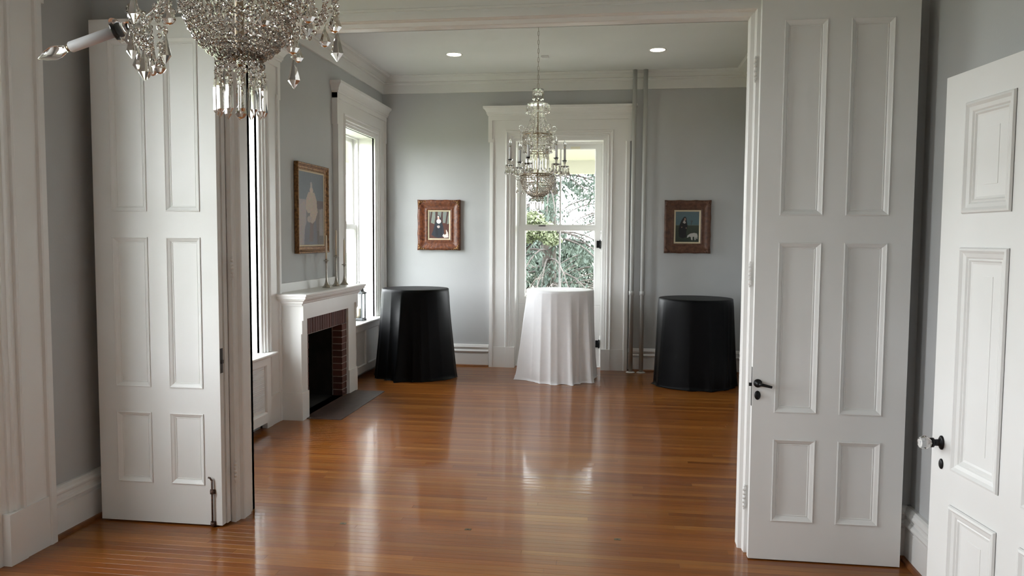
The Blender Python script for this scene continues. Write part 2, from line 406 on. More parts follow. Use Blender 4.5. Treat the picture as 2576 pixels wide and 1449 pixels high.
def tall_window(n, MF, FW0, FW1, label):
    w6 = empty('window_%d' % n, tuple(MF @ Vector(((FW0+FW1)/2, 0, 0))), label=label, cat='window', kind='structure')
    casing(MF, FW0, FW1, 0, 2.875, w6)
    mb = MB(MF); ushape(mb, FW0, FW1, 0, 2.875, [(-.010, 0), (-.010, -.165), (-.03, -.17), (-.03, -.30), (0, -.30)]); mb.build('jamb_lining', trimM, w6)
    mb = MB(MF); mb.box(FW0, FW1, -.03, .012, -.30, -.10); mb.build('door_sill', trimM, w6)
    if n <= 2: jb = MB(MF); jb.box(FW1-.055, FW1-.013, .0, 2.86, -.2, .021); jb.build('jamb_board', trimM, w6)
    sash(MF, FW0+.032, FW1-.032, 1.772, 2.845, -.225, w6, st=.075, rb=.04, rt=.055, name='upper_sash')
    lo = (FW0+.032, FW1-.032)
    sash(MF, lo[0], lo[1], .80, 1.800, -.180, w6, st=.075, rb=.09, rt=.045, name='lower_sash')
    mb = MB(MF); mb.box(lo[0], lo[1], .012, .798, -.225, -.185)
    for a, b, c_, d_ in ((lo[0], lo[0]+.08, .012, .798), (lo[1]-.08, lo[1], .012, .798), (lo[0]+.08, lo[1]-.08, .012, .14), (lo[0]+.08, lo[1]-.08, .70, .798)):
        mb.box(a, b, c_, d_, -.185, -.172)
    mb.build('lower_panel', trimM, w6)
    mb = MB(MF); mb.box(FW0+.285, FW0+.375, 1.80, 1.812, -.2, -.178); mb.build('sash_lock', ironM, w6, label='dark iron sash lock')
    for z in (1.575, .30):
        mb = MB(MF); mb.box(FW1-.085, FW1-.030, z-.045, z+.045, -.18, -.163); mb.tube([(FW1-.04, z-.055, -.160), (FW1-.04, z+.055, -.160)], .009, 8); mb.build('hinge', ironM, w6, label='black iron hinge')
    mb = MB(MF); mb.box(FW1-.43, FW1-.31, 2.785, 2.812, -.226, -.210); mb.build('sash_lift', liftM, w6)
MF = frame_far(YF)
def side_window(n, M, u0, u1, parent_label, cover=True):
    root = empty('window_%d' % n, tuple(M @ Vector(((u0+u1)/2, WZ0, 0))), label=parent_label, cat='window', kind='structure')
    casing(M, u0, u1, 0, WZ1, root)
    # deep jamb lining
    mb = MB(M); ushape(mb, u0, u1, WZ0, WZ1, [(-.012, 0), (-.012, -.30), (0.0, -.30)]); mb.build('jamb_lining', trimM, root)
    st = MB(M); ushape(st, u0+.012, u1-.012, WZ0, WZ1-.012, [(0, -.20), (-.018, -.20), (-.018, -.222), (0, -.222)]); st.build('sash_stop', trimM, root)
    # stool
    sl = MB(M); sl.box(u0, u1, WZ0-.01, WZ0+.03, -.30, .0)
    sl.bbox(0, 0, 0, 0, 0, 0, 0)
    cornice(sl, u0-.09, u1+.09, [(WZ0, 0), (WZ0, .018), (WZ0+.012, .026), (WZ0+.024, .026), (WZ0+.030, .018)], .085)
    sl.build('window_sill', trimM, root)
    mid = 1.775
    sash(M, u0+.012, u1-.012, mid-.02, WZ1-.012, -.265, root, name='upper_sash')
    sash(M, u0+.012, u1-.012, WZ0+.03, mid+.025, -.222, root, rb=.08, name='lower_sash')
    # panelled radiator cover below the sill
    rc = empty('radiator_cover', tuple(M @ Vector(((u0+u1)/2, 0, 0))))
    fr = MB(M); uu0, uu1 = u0-.03, u1+.03; v0, v1 = .06, WZ0-.001; d = .082
    for a, b in ((uu0, uu0+.07), ((uu0+uu1)/2-.03, (uu0+uu1)/2+.03), (uu1-.07, uu1)): fr.box(a, b, v0, v1, .0, d)
    c = (uu0+uu1)/2
    for a, b in ((uu0+.07, c-.03), (c+.03, uu1-.07)):
        fr.box(a, b, v0, v0+.08, .0, d); fr.box(a, b, v1-.06, v1, .0, d)
    return root, rc, fr, (uu0, c, uu1, v0, v1, d)
labels = ['tall floor-length window of the near room farther back along the left wall', 'tall side window at the left edge with thick molded casing',
          'side window glimpsed as a bright slit beside the folded left door', 'deep bright side window beyond the fireplace near the corner']
ML = frame_left(XL)
for i, (a, b) in enumerate(WC):
    if i < 2: tall_window(i+1, ML, a, b, labels[i]); continue
    root, rc, fr, (uu0, c, uu1, v0, v1, d) = side_window(i+1, ML, a, b, labels[i])
    bpy.data.objects.remove(rc)
    cov = fr.build('apron_panel', trimM, root)
    for (p, q) in ((uu0+.07, c-.03), (c+.03, uu1-.07)):
        pn = MB(ML); pn.box(p, q, v0+.08, v1-.06, 0, d-.02)
        rectshape(pn, p+.014, q-.014, v0+.094, v1-.074, [(.014, d), (.008, d-.002), (0, d-.012), (0, d-.02)])
        if i == 2:
            k = 0; z = v0+.12
            while z < v1-.1:
                pn.box(p+.03, q-.03, z, z+.007, d-.02, d-.012); z += .016
        pn.build('panel', trimM, cov)
# tall floor-length window of the far wall
MF = frame_far(YF)
tall_window(5, frame_far(YF), FW0, FW1, 'tall two-over-two sash window in the end wall behind the white table')
# sky portals just outside each opening
for a, b in WC: portal('daylight_portal', (XL-.31, (a+b)/2, 1.75 if a > 4 else 1.83), (0, -PI/2, 0), 2.3 if a > 4 else 2.05, b-a)
portal('daylight_portal', (-.75, YF+.31, 1.45), (-PI/2, 0, 0), 1.1, 2.9)

# ---- wide cased opening between the rooms
t3 = empty('trim_3', ((OX0+OX1)/2, YP0, 0), label='white molded jambs and header of the wide opening between the rooms', cat='door frame', kind='structure')
MP = frame_far(YP0)
JP = [(0, .062), (0, .045), (-.003, .040), (-.003, .012), (-.022, .006), (-.026, -.002), (-.022, -.010), (-.022, -.082), (-.012, -.088), (-.008, -.098), (-.008, -.128), (0, -.134), (0, -.17), (.02, -.17)]
mb = MB(MP); ushape(mb, OX0, OX1, 0, OZ, JP); mb.build('jamb_lining', trimM, t3)
mb = MB(MP); ushape(mb, OX0, OX1, 0, OZ, [(0, .062), (.028, .062), (.030, .050), (.045, .050), (.048, .058), (.060, .058), (.064, .048), (.19, .048), (.194, .060), (.21, .062), (.225, .058), (.225, 0)]); mb.build('casing_molding', trimM, t3)
mb = MB(frame_back(YP1)); ushape(mb, OX0, OX1, 0, OZ, [(0, 0), (0, .03), (.12, .045), (.225, .045), (.24, .055), (.26, .05), (.26, 0)]); mb.build('casing_molding', trimM, t3)
mb = MB(MP); cornice(mb, OX0-.225, OX1+.225, [(OZ+.225, 0), (OZ+.225, .01), (OZ+.26, .03), (OZ+.30, .06), (OZ+.33, .06)], .05); mb.build('cornice_cap', trimM, t3)
for (z, x0) in ((.30, OX0), (1.47, OX0), (2.45, OX0), (.30, OX1), (1.47, OX1), (2.51, OX1)):
    s = 1 if x0 == OX0 else -1
    mb = MB(); 
    for k in range(5): mb.lathe([(.0075, k*.022+.001), (.0075, k*.022+.021)], 10, (x0+s*.004, YP0-.068, z-.055))
    mb.lathe([(.001, -.012), (.006, -.006), (.006, 0)], 10, (x0+s*.004, YP0-.068, z-.055)); mb.lathe([(.006, .11), (.006, .116), (.001, .122)], 10, (x0+s*.004, YP0-.068, z-.055))
    mb.build('hinge', trimM, t3)

# ------------------------------------------------------------------ panelled doors
MOLD = [(0, .001), (-.001, .005), (-.005, .006), (-.009, .002), (-.020, -.004), (-.027, -.011), (-.028, -.009), (-.031, -.009), (-.033, -.013), (-.036, -.014)]
MOLD2 = [(0, .002), (-.004, .010), (-.012, .012), (-.022, .004), (-.036, .000), (-.042, -.006), (-.048, -.004), (-.054, -.010), (-.062, -.012)]
def leaf(root, M, u0, u1, v0, v1, th, cols, rows, mold=MOLD, incised=False):
    """M maps u,v,w with w=0 the front face"""
    fr = MB(M); us = [u0]+[x for c in cols for x in c]+[u1]; vs = [v0]+[x for r in rows for x in r]+[v1]
    for i in range(0, len(us), 2): fr.box(us[i], us[i+1], v0, v1, -th, 0)
    for (a, b) in cols:
        for j in range(0, len(vs), 2): fr.box(a, b, vs[j], vs[j+1], -th, 0)
    fr.build('stiles_and_rails', doorM, root, local=True)
    for (a, b) in cols:
        for (c, d) in rows:
            pm = MB(M); pm.box(a, b, c, d, -th+.012, -.012)
            if incised:
                e = .105; rectshape(pm, a+e, b-e, c+e, d-e, [(.004, -.012), (.003, -.013), (.001, -.013), (0, -.0105)]); pm.add([(a+e, c+e, -.0105), (b-e, c+e, -.0105), (b-e, d-e, -.0105), (a+e, d-e, -.0105)], [(0, 1, 2, 3)])
            p = pm.build('panel', doorM, root, local=True)
            mm = MB(M); rectshape(mm, a, b, c, d, mold); mm.build('panel_molding', doorM, p, local=True)
ROWS = [(.208, .636), (.772, 1.636), (1.770, 2.731)]
LFY = 4.04
def leaf_root(n, x0, y, label):
    return empty('door_%d' % n, (x0, y, 0), label=label, cat='door', kind='structure')
FM = Matrix(((1,0,0,0),(0,0,-1,0),(0,1,0,0),(0,0,0,1)))
d1 = leaf_root(1, -2.943, LFY, 'tall white six-panel folding door leaf on the left with an iron bolt')
leaf(d1, FM, 0, .742, .010, 2.845, .040, [(.110, .325), (.437, .641)], [(.238, .647), (.790, 1.641), (1.784, 2.735)])
d2 = leaf_root(2, -2.935, LFY+.044, 'second folding leaf stacked behind the left front leaf')
leaf(d2, FM, 0, .742, .010, 2.845, .038, [(.110, .325), (.437, .641)], [(.238, .647), (.790, 1.641), (1.784, 2.735)])
d3 = leaf_root(3, .687, LFY, 'tall white six-panel folding door leaf on the right with a black lever')
leaf(d3, FM, 0, .741, .006, 2.845, .040, [(.108, .316), (.422, .628)], ROWS)
d4 = leaf_root(4, .700, LFY+.044, 'second folding leaf stacked behind the right front leaf')
leaf(d4, FM, 0, .741, .006, 2.845, .038, [(.108, .316), (.422, .628)], ROWS)
# bolt of the left leaf
mb = MB(); bx = .689
mb.tube([(bx, -.012, .005), (bx, -.012, .275)], .0055, 8); mb.tube([(bx, -.012, .27), (bx-.008, -.018, .288), (bx-.018, -.02, .29)], .005, 8)
for z in (.02, .205):
    mb.box(bx-.016, bx+.016, -.004, 0, z-.012, z+.012); mb.lathe([(.011, 0), (.011, .02)], 10, (bx, -.012, z-.01)); 
    for s in (-1, 1): mb.lathe([(.004, -.004), (.003, -.007)], 8, (bx+s*.013, 0, z), axis='y')
mb.build('slide_bolt', rustM, d1, local=True, label='rusty iron surface bolt')
mb = MB(); mb.box(.742, .7425, .005, .035, .88, 1.02); mb.box(.742, .752, .012, .026, .935, .955); mb.build('edge_latch', nickelM, d1, local=True)
# lever, rose and keyhole cover of the right leaf
hx, hz = .026, .920
mb = MB(); mb.lathe([(.0215, 0), (.0215, -.006), (.019, -.009), (.011, -.010), (.011, -.034), (.008, -.037)], 24, (hx, 0, hz), axis='y'); 
mb.tube([(hx, -.032, hz), (hx+.02, -.036, hz-.003), (hx+.064, -.036, hz-.013)], [.0095, .008, .0065], 10); mb.build('lever_handle', ironM, d3, local=True, label='black lever handle')
mb = MB(); mb.lathe([(.015, 0), (.015, -.004), (.012, -.007), (.002, -.008)], 20, (hx, 0, 0), axis='y'); 
mb.v = [(x, y_, z*1.55+.858) for x, y_, z in mb.v]; mb.box(hx-.002, hx+.002, -.011, -.006, .85, .866)
mb.build('keyhole_cover', ironM, d3, local=True, label='black oval keyhole cover')
mb = MB(); mb.box(-.001, 0, .008, .030, .80, 1.0); mb.box(-.014, 0, .012, .024, .902, .918); mb.build('latch_bolt', ironM, d3, local=True, label='black latch bolt')
# single door folded back against the right wall; its free edge is far from the viewer
ang = math.atan2(.137, .991)
d5 = empty('door_5', (1.282, 3.325, 0), label='white single door swung back against the right wall with a glass knob', cat='door', kind='structure')
d5.rotation_euler = (0, 0, ang)
# local: u runs towards the viewer (-y), face looks towards -x
DM = Matrix(((0,0,-1,0),(-1,0,0,0),(0,1,0,0),(0,0,0,1)))
leaf(d5, DM, 0, 1.00, .012, 2.292, .042, [(.145, .437), (.563, .855)], [(.19, .618), (.752, 1.625), (1.752, 2.172)], MOLD2, True)
mb = MB(DM)
mb.loft([[(.070+r*math.cos(t), .845+1.5*r*math.sin(t), h) for t in [2*PI*k/20 for k in range(20)]] for r, h in ((.019, 0), (.019, .004), (.015, .008), (.009, .009), (.009, .030), (.013, .034), (.013, .046))], smooth=True)
kn = mb.build('door_knob', ironM, d5, local=True, label='glass door knob on a black rose')
mb = MB(DM)
mb.loft([[(.070+r*math.cos(t), .845+r*math.sin(t), h) for t in [2*PI*k/8 for k in range(8)]] for r, h in ((.012, .044), (.021, .052), (.028, .066), (.028, .074), (.021, .088), (.010, .092))], smooth=False)
mb.build('glass_knob', clearM, kn, local=True, label='faceted clear glass knob')
mb = MB(DM)
mb.loft([[(.074+r*math.cos(t), .760+1.5*r*math.sin(t), h) for t in [2*PI*k/20 for k in range(20)]] for r, h in ((.014, 0), (.014, .003), (.011, .006), (.002, .007))], smooth=True)
mb.build('keyhole_cover', ironM, d5, local=True, label='black oval keyhole cover')

# ------------------------------------------------------------------ fireplace
FX, FY0, FY1 = -2.79, 6.55, 8.01
IY0, IY1, IZ = 6.69, 7.77, .905
fp = empty('fireplace', (XL, 7.28, 0), label='white painted mantelpiece around a red brick firebox on the left wall', cat='fireplace')
for a, b in ((FY0, IY0), (IY1, FY1)):
    mb = MB(); mb.box(XL, FX, a, b, 0, 1.05); mb.box(XL, FX+.012, a-(.008 if a == FY0 else .002), b+(.008 if b == FY1 else .002), 0, .25); mb.build('mantel_leg', trimM, fp)
mb = MB(); mb.box(XL, FX, IY0, IY1, IZ, 1.05)
mb.box(FX, FX+.022, FY0, FY1, .955, 1.05); mb.box(FX, FX+.022, FY0, FY0+.05, .90, .955); mb.box(FX, FX+.022, FY1-.05, FY1, .90, .955)
mb.box(FX, FX+.010, FY0+.0, FY0+.045, .78, .90); mb.box(FX, FX+.010, FY1-.045, FY1, .78, .90)
mb.build('frieze', trimM, fp)
mb = MB(frame_left(XL)); h0 = FX-XL
cornice(mb, FY0, FY1, [(1.035, 0), (1.035, .018), (1.050, .022), (1.056, .032), (1.072, .036), (1.086, .055), (1.094, .058), (1.098, .072), (1.118, .076), (1.122, .084), (1.138, .086), (1.142, .078)], h0)
mb.build('mantel_shelf', trimM, fp)
mb = MB(); mb.box(XL, XL+.022, 6.52, 8.06, 1.142, 1.222); mb.build('mantel_backboard', trimM, fp)
BX = FX-.022
mb = MB(); mb.box(XL-.28, BX-.006, IY0, IY1, IZ-.155, IZ); mb.box(XL-.05, BX-.006, IY0, IY0+.078, 0, IZ-.15); mb.box(BX-.12, BX-.006, IY1-.128, IY1, 0, IZ-.15); mb.build('mortar_bed', mortarM, fp)
mb = MB()                       # firebox: open black box
x0, x1, y0, y1, z0, z1 = XL-.28, BX-.11, IY0+.078, IY1-.128, .002, IZ-.155
mb.box(x0-.02, x0, y0-.05, y1+.05, 0, z1); mb.box(x0, x1, y0-.03, y0, 0, z1); mb.box(x0, x1, y1, y1+.03, 0, z1); mb.box(x0, x1, y0, y1, z1-.01, z1+.02); mb.box(x0, FX-.02, y0, y1, 0, .006)
mb.build('firebox', sootM, fp)
mb = MB(); mb.box(x0, x0+.01, y0+.18, y1-.18, .10, .50); mb.box(x0+.01, x0+.016, y0+.22, y1-.22, .14, .46); mb.build('fireback', mat('iron_fireback', (.02, .018, .016), .7, .3), fp)
# soldier course
n = 18; wv = (IY1-IY0)/n
for k in range(n):
    mb = MB(); j = R.uniform(-.0015, .0015); mb.M = Matrix(((0,0,1,0),(1,0,0,0),(0,1,0,0),(0,0,0,1)))
    a = IY0+k*wv; mb.bbox(a+.0035, a+wv-.0035, IZ-.150, IZ-.002, BX-.06+j, BX+j, .0025); centred(mb.build('brick', brickM, fp))
nc = 11; hz_ = (IZ-.155)/nc
for k in range(nc):
    z = k*hz_
    for (a, b, dep) in ((IY0+.001, IY0+.075, .10), (IY1-.128, IY1-.001, .10)):
        mb = MB(); mb.M = Matrix(((0,0,1,0),(1,0,0,0),(0,1,0,0),(0,0,0,1))); j = R.uniform(-.0015, .0015)
        mb.bbox(a-(.004 if a > 7 else 0), b+(.004 if a < 7 else 0), z+.005, z+hz_-.005, BX-dep+j, BX+j, .0025); centred(mb.build('brick', brickM, fp))
mb = MB(); mb.box(FX+.0, -2.452, 6.625, 7.943, .0, .006); mb.box(BX-.1, FX, IY0+.08, IY1-.13, .0, .006); hearth = mb.build('hearth', hearthM, fp, label='dark slate hearth slab flush with the floor')

# ------------------------------------------------------------------ steam pipes
for i, x in enumerate((.168, .297)):
    r_ = empty('steam_pipe', (x, 9.60, 0), label=('grey painted heating pipe standing right beside the end window casing', 'grey painted heating pipe, the one farther from the window')[i], cat='pipe', group='heating pipes beside the end window')
    mb = MB(); mb.tube([(x, 9.60, .006), (x, 9.60, ZC)], .0265, 16); mb.build('pipe', pipeM, r_)
    mb = MB(); mb.lathe([(.0275, 0), (.0335, .003), (.0335, .052), (.0275, .055)], 16, (x, 9.60, .955)); mb.build('coupling', pipeM, r_)
    mb = MB(); mb.lathe([(.055, 0), (.055, .006), (.045, .012), (.028, .014)], 20, (x, 9.60, 0)); mb.build('floor_flange', trimM, r_, label='white floor flange')

# ------------------------------------------------------------------ recessed lights, detector
for i, (x, y_) in enumerate(((-1.843, 8.60), (.386, 8.63))):
    r_ = empty('recessed_light', (x, y_, ZC), label=('glowing round recessed ceiling light, the left one', 'glowing round recessed ceiling light, the right one')[i], cat='ceiling light', group='recessed ceiling lights')
    mb = MB(); mb.lathe([(.078, -.001), (.086, -.004), (.094, -.003), (.096, .0)], 28, (x, y_, ZC), caps=False); mb.build('trim_ring', trimM, r_)
    mb = MB(); mb.lathe([(.0, -.0015), (.078, -.0015)], 28, (x, y_, ZC), caps=False); mb.build('lamp_lens', lampM, r_, label='lit warm white lens')
mb = MB(); mb.box(-.888, -.806, 8.76, 8.84, ZC-.018, ZC); mb.box(-.875, -.819, 8.775, 8.825, ZC-.024, ZC-.018)
o = mb.build('ceiling_sensor', trimM, label='small flat white plate on the ceiling beside the chandelier chain', cat='sensor')
for i, (x, y_) in enumerate(((-1.548, 4.2), (-.82, 4.22), (.019, 4.203))):
    mb = MB(); mb.box(x-.018, x+.018, y_-.012, y_+.012, 0, .0012); mb.mat = 1; mb.lathe([(.0, .0016), (.006, .0016)], 12, (x, y_, 0), caps=False)
    mb.build('bolt_strike', [mat('worn_strike', (.13, .10, .055), .45, .7), ironM], label=('small bolt strike plate set in the floor, left of the three', 'small bolt strike plate set in the floor, middle of the three', 'small bolt strike plate in the floor nearest the right jamb')[i], cat='strike plate', group='bolt strike plates in the floor')

# ------------------------------------------------------------------ draped tables
def drape(cx, cy, zt, rt, rb, seed, amp=.04, ks=((8, 1), (13, .6), (5, .6)), flat=0):
    rr = random.Random(seed); ph = [rr.uniform(0, 2*PI) for _ in ks]; NT = 288; wob = [rr.uniform(0, 2*PI) for _ in range(4)]
    mb = MB(); mb.smooth = True
    def fold(t):
        tt = t+.16*math.sin(2*t+wob[0])+.10*math.sin(3*t+wob[1]); s = 0
        for (k, w_), p in zip(ks, ph): s += w_*(1-2*abs(math.sin((k*tt+p)/2))**.8)
        return s/1.6
    loops = []
    for r, dz in ((.02, 0), (rt*.5, 0), (rt*.9, 0), (rt-.008, -.0008), (rt-.001, -.005)):
        loops.append([(cx+r*math.cos(2*PI*i/NT), cy+r*math.sin(2*PI*i/NT), zt+dz) for i in range(NT)])
    NV = 34
    for j in range(1, NV+1):
        s = j/NV; l = []
        for i in range(NT):
            t = 2*PI*i/NT; f = fold(t+.05*s*math.sin(t*3+wob[2]))
            a = amp*(s**.8)*(1 if s < .9 else 1+(s-.9)*2)
            base = rt+.006*min(1, s*12)+(rb-rt)*(s**1.15)
            r = base+a*f*(.75+.25*math.sin(t*2+wob[3]))
            r = max(r, rt-.10*s+.003)
            z = (zt-.005)*(1-s)
            z += (.008+.010*math.sin(5*t+wob[1]))*(1 if s > .97 else 0)
            l.append((cx+r*math.cos(t), cy+r*math.sin(t), max(z, .003)))
        loops.append(l)
    l = []
    for i, (x, y_, z) in enumerate(loops[-1]):                        # hem lying on the boards
        t = 2*PI*i/NT; k = max(0, .5+.8*fold(t*1.0+.4)); q = .008+.032*k
        l.append((x+q*math.cos(t), y_+q*math.sin(t), .003))
    loops.append(l)
    mb.loft(loops, True, False, True)
    mb.add(loops[0], [tuple(range(NT))], False)
    return mb
def table(cx, cy, zt, rt, rb, seed, clothmat, tlabel, clabel, **k):
    r_ = empty('cocktail_table', (cx, cy, 0), label=tlabel, cat='table', group='high round cocktail tables')
    mb = MB(); mb.lathe([(rt-.02, -.030), (rt-.012, -.026), (rt-.012, -.006), (rt-.02, -.003)], 40, (cx, cy, zt)); mb.build('tabletop', mat('laminate', (.4, .36, .3), .5), r_)
    mb = MB(); mb.lathe([(.038, .02), (.038, zt-.03)], 16, (cx, cy, 0)); mb.build('pedestal', ironM, r_)
    mb = MB(); mb.lathe([(.25, .004), (.25, .012), (.10, .025), (.04, .04)], 32, (cx, cy, 0)); mb.build('table_base', ironM, r_)
    o = drape(cx, cy, zt, rt, rb, seed, **k).build('tablecloth', clothmat, label=clabel, cat='tablecloth'); o.location = (0, 0, 0); centred(o)
table(-2.39, 8.98, 1.045, .397, .495, 3, blackclothM, 'high round table hidden under black cloth in the left corner', 'floor-length black cloth on the table beside the bright side window', amp=.05)
table(-.672, 9.09, 1.050, .397, .475, 11, whiteclothM, 'high round table hidden under the white cloth by the end window', 'floor-length white cloth on the table before the end window', amp=.095)
table(.875, 8.95, .985, .412, .455, 23, blackclothM, 'high round table hidden under black cloth at the right jamb', 'floor-length black cloth on the table below the sheep painting', amp=.03)

# ------------------------------------------------------------------ pictures
def inpoly(x, y_, p):
    c = False; j = len(p)-1
    for i in range(len(p)):
        if (p[i][1] > y_) != (p[j][1] > y_) and x < (p[j][0]-p[i][0])*(y_-p[i][1])/(p[j][1]-p[i][1]+1e-9)+p[i][0]: c = not c
        j = i
    return c
def srgb(c): return tuple(((v/255+.055)/1.055)**2.4 if v/255 > .04045 else v/255/12.92 for v in c)
def canvas(M, u0, u1, v0, v1, nx, ny, fn, shapes, parent, w_=0.0, gain=1.0):
    mb = MB(M); vs = []; rr = random.Random(5); cols = []
    for j in range(ny+1):
        for i in range(nx+1):
            x, y_ = i/nx, j/ny
            vs.append((u0+(u1-u0)*x, v0+(v1-v0)*y_, w_))
            c = fn(x, y_, rr)
            for col, kind, dat in shapes:
                if kind == 'p': hit = inpoly(x, y_, dat)
                else: hit = ((x-dat[0])/dat[2])**2+((y_-dat[1])/dat[3])**2 < 1
                if hit: c = [v*(1+rr.uniform(-.06, .06)) for v in col]
            cols.append(tuple(v*gain for v in srgb([max(0, min(255, v)) for v in c])))
    fs = [(j*(nx+1)+i, j*(nx+1)+i+1, (j+1)*(nx+1)+i+1, (j+1)*(nx+1)+i) for j in range(ny) for i in range(nx)]
    mb.add(vs, fs, False); o = mb.build('canvas', canvasM, parent)
    a = o.data.color_attributes.new('paint', 'FLOAT_COLOR', 'POINT'); buf = []
    for c in cols: buf += [*c, 1.0]
    a.data.foreach_set('color', buf)
    return o
def ornate(M, u0, u1, v0, v1, prof, mt, name, parent, wob=0.0, nseg=26, off_w=0):
    """frame from inner rectangle, profile (d,h); the outer points scallop by wob"""
    mb = MB(M); dm = max(d for d, h in prof)
    corners = [(u0, v0), (u1, v0), (u1, v1), (u0, v1)]; ring = []
    sg = [(-1, -1), (1, -1), (1, 1), (-1, 1)]
    for s in range(4):
        a, b = corners[s], corners[(s+1) % 4]; sa, sb = sg[s], sg[(s+1) % 4]
        for k in range(nseg):
            t = k/nseg; ring.append((a[0]+(b[0]-a[0])*t, a[1]+(b[1]-a[1])*t, sa[0]+(sb[0]-sa[0])*t if abs(sa[0]-sb[0]) > 0 else sa[0], sa[1]+(sb[1]-sa[1])*t if abs(sa[1]-sb[1]) > 0 else sa[1], t, s))
    loops = []
    for d, h in prof:
        l = []
        for (u, v, su, sv, t, s) in ring:
            e = d/dm; edge = min(t, 1-t)
            orn = wob*e*(.5+.5*math.cos(t*2*PI*3))*(1 if .02 < h else 0)
            hh = h+ (wob*.8*e*(math.cos(t*2*PI*9)*.4+.6*math.exp(-(edge/.12)**2)) if 0 < e < 1 else 0)
            l.append((u+su*(d+orn*(1 if 0 < e < .98 else 0)), v+sv*(d+orn*(1 if 0 < e < .98 else 0)), hh))
        loops.append(l)
    mb.loft(loops, True, False, True)
    return mb.build(name, mt, parent)
goldM = noisy(mat('antique_gold', rough=.42, metal=.55), (.09, .038, .014), (.30, .15, .055), 46, 6, .5, 120)
redwoodM = noisy(mat('carved_mahogany', rough=.4), (.06, .013, .006), (.19, .058, .018), 34, 5, .5, 90)
darkwoodM = noisy(mat('carved_walnut', rough=.45), (.06, .022, .012), (.14, .06, .032), 24, 5, .5, 90)
linerM = mat('cream_liner', (.62, .53, .38), .6)
def picture(name, x0, x1, z0, z1, ib, fm, label, fn, shapes, ornM, gain=1.0):
    cx = (x0+x1)/2; r_ = empty(name, (cx, YF, z0), label=label, cat='painting')
    a, b, c, d = x0+ib, x1-ib, z0+ib*1.02, z1-ib*1.0
    D = ib
    ornate(MF, a, b, c, d, [(0, .018), (.004, .026), (D*.16, .030), (D*.22, .024), (D*.45, .034), (D*.55, .040), (D*.78, .050), (D*.90, .046), (D*.97, .040), (D, .032), (D, .002)], fm, 'frame', r_, .007)
    mb = MB(MF); rectshape(mb, a+.02, b-.02, c+.02, d-.02, [(.021, .020), (.018, .024), (.004, .018), (0, .012)]); mb.build('frame_liner', linerM, r_, label='cream inner liner')
    for su, sv, pu, pv in ((-1, -1, x0, z0), (1, -1, x1, z0), (1, 1, x1, z1), (-1, 1, x0, z1)):
        mb = MB(MF); mb.smooth = True
        for (du, dv, rr_, hh) in ((.030, .030, .024, .018), (.055, .022, .016, .014), (.022, .055, .016, .014), (.08, .016, .011, .008), (.016, .08, .011, .008), (.105, .015, .008, .006), (.015, .105, .008, .006)):
            mb.lathe([(rr_, -.01), (rr_*.9, hh*.4), (rr_*.5, hh*.85), (.001, hh)], 10, (0, 0, 0))
            k = 4*10; 
            mb.v[-k:] = [tuple(MF @ Vector((pu-su*du+q.x, pv-sv*dv+q.y, .046+q.z))) for q in [MF.inverted() @ Vector(p_) for p_ in mb.v[-k:]]]
        mb.build('corner_ornament', ornM, r_)
    canvas(MF, a+.019, b-.019, c+.019, d-.019, 96, 124, fn, shapes, r_, .013, gain)
    mb = MB(MF); mb.box(x0+.01, x1-.01, z0+.01, z1-.01, .0005, .012); mb.build('backing', ironM, r_)
def woods(x, y_, rr):
    if y_ > .56+.02*math.sin(x*19):
        t = math.sin(x*23+1.2*math.sin(y_*4))
        return (70, 44, 40) if (t > .55 or .30 < x < .42 or .62 < x < .68) else (128+rr.uniform(-22, 22), 138+rr.uniform(-22, 16), 130+rr.uniform(-20, 16))
    k = rr.uniform(-14, 14); return (84+k, 46+k*.6, 38+k*.5)
nun1 = [((34, 40, 52), 'p', [(.10, .14), (.20, .32), (.26, .52), (.32, .62), (.40, .84), (.48, .88), (.56, .78), (.62, .60), (.70, .46), (.74, .22), (.70, .06), (.45, .02), (.28, .05)]),
        ((24, 28, 38), 'p', [(.30, .30), (.34, .50), (.40, .42), (.44, .10), (.30, .10)]), ((26, 30, 40), 'p', [(.55, .40), (.62, .44), (.64, .14), (.56, .10)]),
        ((232, 228, 226), 'e', (.47, .64, .115, .085)), ((214, 176, 160), 'e', (.455, .765, .052, .05)), ((236, 232, 228), 'e', (.445, .82, .045, .025)),
        ((196, 184, 182), 'p', [(.38, .47), (.50, .49), (.54, .43), (.48, .38), (.40, .40)]),
        ((226, 216, 212), 'p', [(.66, .10), (.72, .17), (.78, .13), (.84, .20), (.86, .30), (.94, .22), (.97, .04), (.76, .02)]), ((222, 212, 208), 'e', (.86, .28, .05, .04)),
        ((112, 68, 48), 'e', (.80, .28, .045, .055)), ((98, 58, 42), 'e', (.80, .20, .05, .05)), ((70, 44, 36), 'e', (.90, .30, .02, .03))]
picture('framed_painting', -2.556, -2.001, 1.485, 2.126, .130, redwoodM, 'red-brown carved frame painting of a nun seated with a dog in woods', woods, nun1, goldM)
def field(x, y_, rr):
    k = rr.uniform(-5, 5)
    if y_ > .565: return (96+k-20*(1-y_), 116+k, 124+k)
    if y_ > .545: return (106+k, 118+k, 112+k)
    g = y_/.55; return (44+22*g+k, 56+16*g+k, 46+12*g+k)
